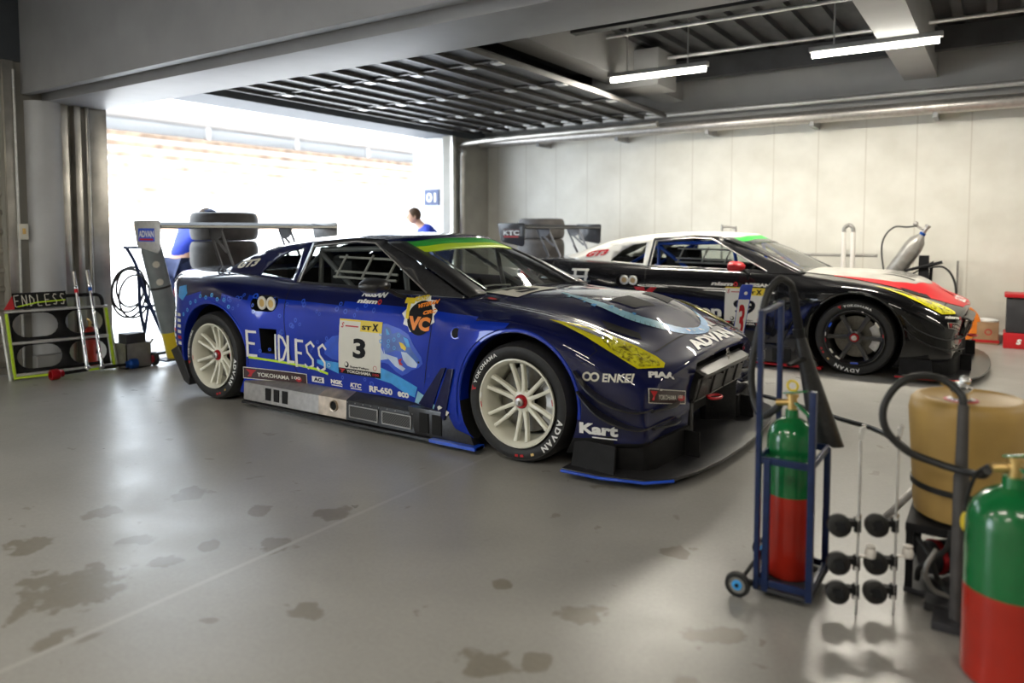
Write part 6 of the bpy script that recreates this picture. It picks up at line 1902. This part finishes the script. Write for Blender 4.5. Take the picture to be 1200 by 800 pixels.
# black flared air lance hanging from the trolley
t = thing('air_lance', 'black flared nozzle on a tube with a hose hooked on the blue bottle trolley', 'air lance', (1.64, -.30, .46))
mb = MB(); mb.tube([(1.537, -.36, 1.055), (1.563, -.36, .90)], [.016, .017], 16); mb.tube([(1.560, -.36, .91), (1.566, -.36, .875)], .023, 16)
mb.build('tube', M['matblack'], t)
A_ = Vector((1.566, -.36, .88)); B_ = Vector((1.672, -.34, .465))
def rect_ring(c, a, b, r): 
    return [c + Vector((math.cos(q) * a, math.sin(q) * b, 0)) for q in [2 * PI * (k + .5) / 24 for k in range(24)]]
mb = MB(); mb.grid([rect_ring(A_, .022, .022, 0), rect_ring(A_.lerp(B_, .4), .036, .03, 0), rect_ring(B_, .062, .045, 0)], closed=True); mb.grid([rect_ring(B_, .062, .045, 0), rect_ring(B_ + Vector((0, 0, .004)), .058, .041, 0), rect_ring(A_.lerp(B_, .3), .024, .02, 0)], closed=True)
mb.build('nozzle', M['carbon'], t)
MB().bar((1.59, -.39, .80), (1.55, -.46, .78), .02, .012).build('hook', M['matblack'], t)
mb = MB(); mb.tube(smooth_path([(1.537, -.36, 1.05), (1.530, -.375, 1.085), (1.50, -.42, 1.105), (1.465, -.46, 1.05), (1.45, -.50, .93), (1.43, -.53, .78), (1.44, -.54, .66), (1.48, -.57, .60), (1.54, -.61, .64), (1.56, -.62, .665)], 8), .0135, 10)
mb.build('hose', M['hose'], t)

# ---- two upright dolly frames with black castors
def dolly(x, y, label):
    t = thing('wheel_dolly', label, 'dolly', (x, y, 0), 'castor dollies standing on end')
    MB().bar((x, y, 0), (x, y, .64), .022, .006, (1, 0, 0)).build('upright', M['alu'], t, bev=.001)
    MB().bar((x, y, .60), (x + .01, y, .65), .026, .012, (1, 0, 0)).build('end_block', M['steel'], t)
    for z in (.315, .185, .085):
        w_ = MB(); c = Vector((x - .055, y - .03, z - .01))
        w_.lathe([(.012, -.016), (.030, -.016), (.038, -.010), (.038, .010), (.030, .016), (.012, .016)], c, (.35, -1, .1), 24, closed=True)
        wl = w_.build('castor', M['rubber'], t)
        MB().lathe([(0, -.012), (.014, -.012), (.014, .018), (0, .018)], c, (.35, -1, .1), 12).build('castor_hub', M['boxgrey'], wl)
        mb = MB(); mb.bar((x, y, z), (x - .05, y - .005, z - .005), .03, .02); mb.cyl((x - .003, y, z + .018), (x - .003, y, z - .03), .012, n=10); mb.bar((x - .03, y - .055, z), (x - .06, y - .05, z - .01), .01, .03)
        mb.build('castor_fork', M['matblack'], t)
    for z in (.335, .165, .065):
        mb = MB(); mb.cyl((x, y - .006, z), (x, y - .018, z), .008, n=10); mb.cyl((x, y + .006, z), (x, y + .018, z), .008, n=10)
        mb.build('bolt', M['steel'], t)
    mb = MB(); mb.lathe([(0, 0), (.016, 0), (.018, .012), (.016, .024), (.012, .03), (.016, .04), (0, .045)], (x + .035, y + .03, .195), n=16); mb.bar((x, y, .20), (x + .035, y + .03, .20), .014, .006)
    mb.build('adjuster', M['pvc'], t)
dolly(1.842, -.71, 'left one of the two upright metal bars with black castors in the right foreground')
dolly(1.947, -.64, 'right upright metal bar with black castors, nearer the amber drum')

# ---- amber drum on its pump cart
t = thing('fuel_drum', 'amber plastic drum with a metal cap standing on the black pump cart', 'drum', (2.135, -.30, .27))
prof = [(0, 0), (.145, 0), (.165, .012), (.172, .06), (.170, .10), (.174, .12), (.186, .30), (.192, .38), (.186, .415), (.170, .432), (.158, .434), (.150, .428), (.05, .424), (0, .424)]
MB().lathe(prof, (2.135, -.30, .27), n=64).build('shell', M['amber'], t)
mb = MB(); mb.lathe([(0, 0), (.045, 0), (.045, .006), (.030, .008), (.030, .03), (.036, .032), (.036, .045), (.02, .05), (.02, .065), (.0, .068)], (2.11, -.34, .694), n=24)
mb.cyl((2.09, -.34, .735), (2.05, -.32, .75), .012, n=10); mb.ball((2.12, -.34, .765), .018)
mb.build('filler_cap', M['chrome'], t)
MB().lathe([(.031, 0), (.055, 0), (.055, .004), (.031, .004)], (2.11, -.34, .694), n=28, closed=True).build('cap_flange', M['rednut'], t)
MB().lathe([(.1745, .108), (.179, .108), (.179, .128), (.1745, .128)], (2.135, -.30, .27), n=56, closed=True).build('strap', M['hose'], t)
t = thing('pump_cart', 'black pump cart with cables and a tilted silver bar under the amber drum', 'cart', (2.13, -.32, 0))
mb = MB(); mb.box(1.96, -.48, .235, 2.31, -.12, .268); mb.build('deck', M['matblack'], t, bev=.006)
for x in (1.975, 2.285):
    for y in (-.465, -.14):
        MB().box(x - .012, y - .012, .03, x + .012, y + .012, .236).build('post', M['matblack'], t)
mb = MB(); mb.lathe([(0, 0), (.055, 0), (.058, .01), (.058, .15), (.05, .16), (.02, .165), (.02, .19), (0, .19)], (2.02, -.36, .11), (.6, .5, 0), 24); mb.build('pump_motor', M['crate'], t)
mb = MB(); mb.lathe([(.058, 0), (.062, 0), (.062, .02), (.058, .02)], (2.04, -.345, .11), (.6, .5, 0), 24, closed=True); mb.build('motor_band', M['rednut'], t)
mb = MB(); mb.box(1.96, -.48, .015, 2.31, -.12, .035); mb.box(2.03, -.56, .005, 2.17, -.48, .035); mb.build('base', M['crate'], t, bev=.004)
for pts in (((1.99, -.45, .22), (2.04, -.50, .17), (2.07, -.48, .08), (2.12, -.50, .06), (2.16, -.46, .13), (2.14, -.47, .22)),
            ((2.10, -.49, .27), (2.09, -.52, .22), (2.05, -.50, .16), (2.01, -.49, .12), (2.0, -.45, .06)),
            ((2.18, -.47, .22), (2.20, -.50, .15), (2.16, -.50, .08), (2.20, -.47, .05))):
    MB().tube(smooth_path(pts, 6), .009, 8).build('cable', M['hose'], t)
MB().tube(smooth_path([(2.06, -.50, .20), (2.03, -.52, .13), (2.05, -.50, .06), (2.10, -.49, .04)], 6), .009, 8).build('cable', M['boxgrey'], t)
MB().bar((1.86, -.38, .20), (1.99, -.22, .34), .03, .008).build('side_bar', M['brushed'], t, bev=.002)
for y in (-.45, -.16):
    MB().lathe([(.0, -.014), (.028, -.014), (.030, -.010), (.030, .010), (.028, .014), (0, .014)], (2.33, y, .031), (0, 1, 0), 20).build('wheel', M['rubber'], t)
t = thing('fuelling_pole', 'upright black padded pole with a metal cap in front of the amber drum', 'pole', (2.130, -.62, 0))
MB().tube([(2.130, -.62, .03), (2.128, -.62, .50), (2.127, -.615, .52), (2.126, -.60, .73)], [.023, .023, .019, .0165], 20).build('shaft', M['rubberlight'], t)
MB().box(2.06, -.68, 0, 2.20, -.56, .03).build('foot', M['crate'], t, bev=.006)
mb = MB(); mb.tube(smooth_path([(2.126, -.60, .72), (2.115, -.575, .765), (2.05, -.565, .805), (1.96, -.62, .80), (1.905, -.655, .72), (1.91, -.67, .64), (1.97, -.665, .575), (2.06, -.66, .545), (2.14, -.69, .54), (2.185, -.75, .555), (2.20, -.80, .585)], 8), .0125, 10)
mb.build('fuel_hose', M['hose'], label='thick black hose looping from the upright pole to the large green bottle', cat='hose')
bottle((2.265, -.855, .0), .118, .565, .27, 'large green and red gas bottle at the right edge of the foreground', False)
mb = MB(); mb.tube(smooth_path([(2.20, -.80, .60), (2.17, -.77, .56), (2.15, -.74, .48), (2.145, -.73, .42)], 6), .006, 8)
mb.build('gauge_cable', M['hose'], label='thin black cable hanging between the black pole and the large green bottle', cat='cable')
MB().ball((2.146, -.745, .40), .02, (.7, .7, 1.6), 12).build('yellow_clip', M['yellow'], label='yellow clip hanging beside the black pole', cat='clip')
# hose lying on the floor from the trolley to the drum
MB().tube(smooth_path([(.55, 2.45, .014), (.75, 2.40, .014), (.95, 2.28, .014), (1.33, 2.0, .014), (1.58, 1.83, .014), (1.78, 1.5, .014), (1.95, .9, .014), (2.1, .2, .014), (2.12, -.05, .014)], 8), .013, 10).build('floor_hose', M['hose'], label='black hose lying on the floor between the blue car nose and the amber drum', cat='hose')
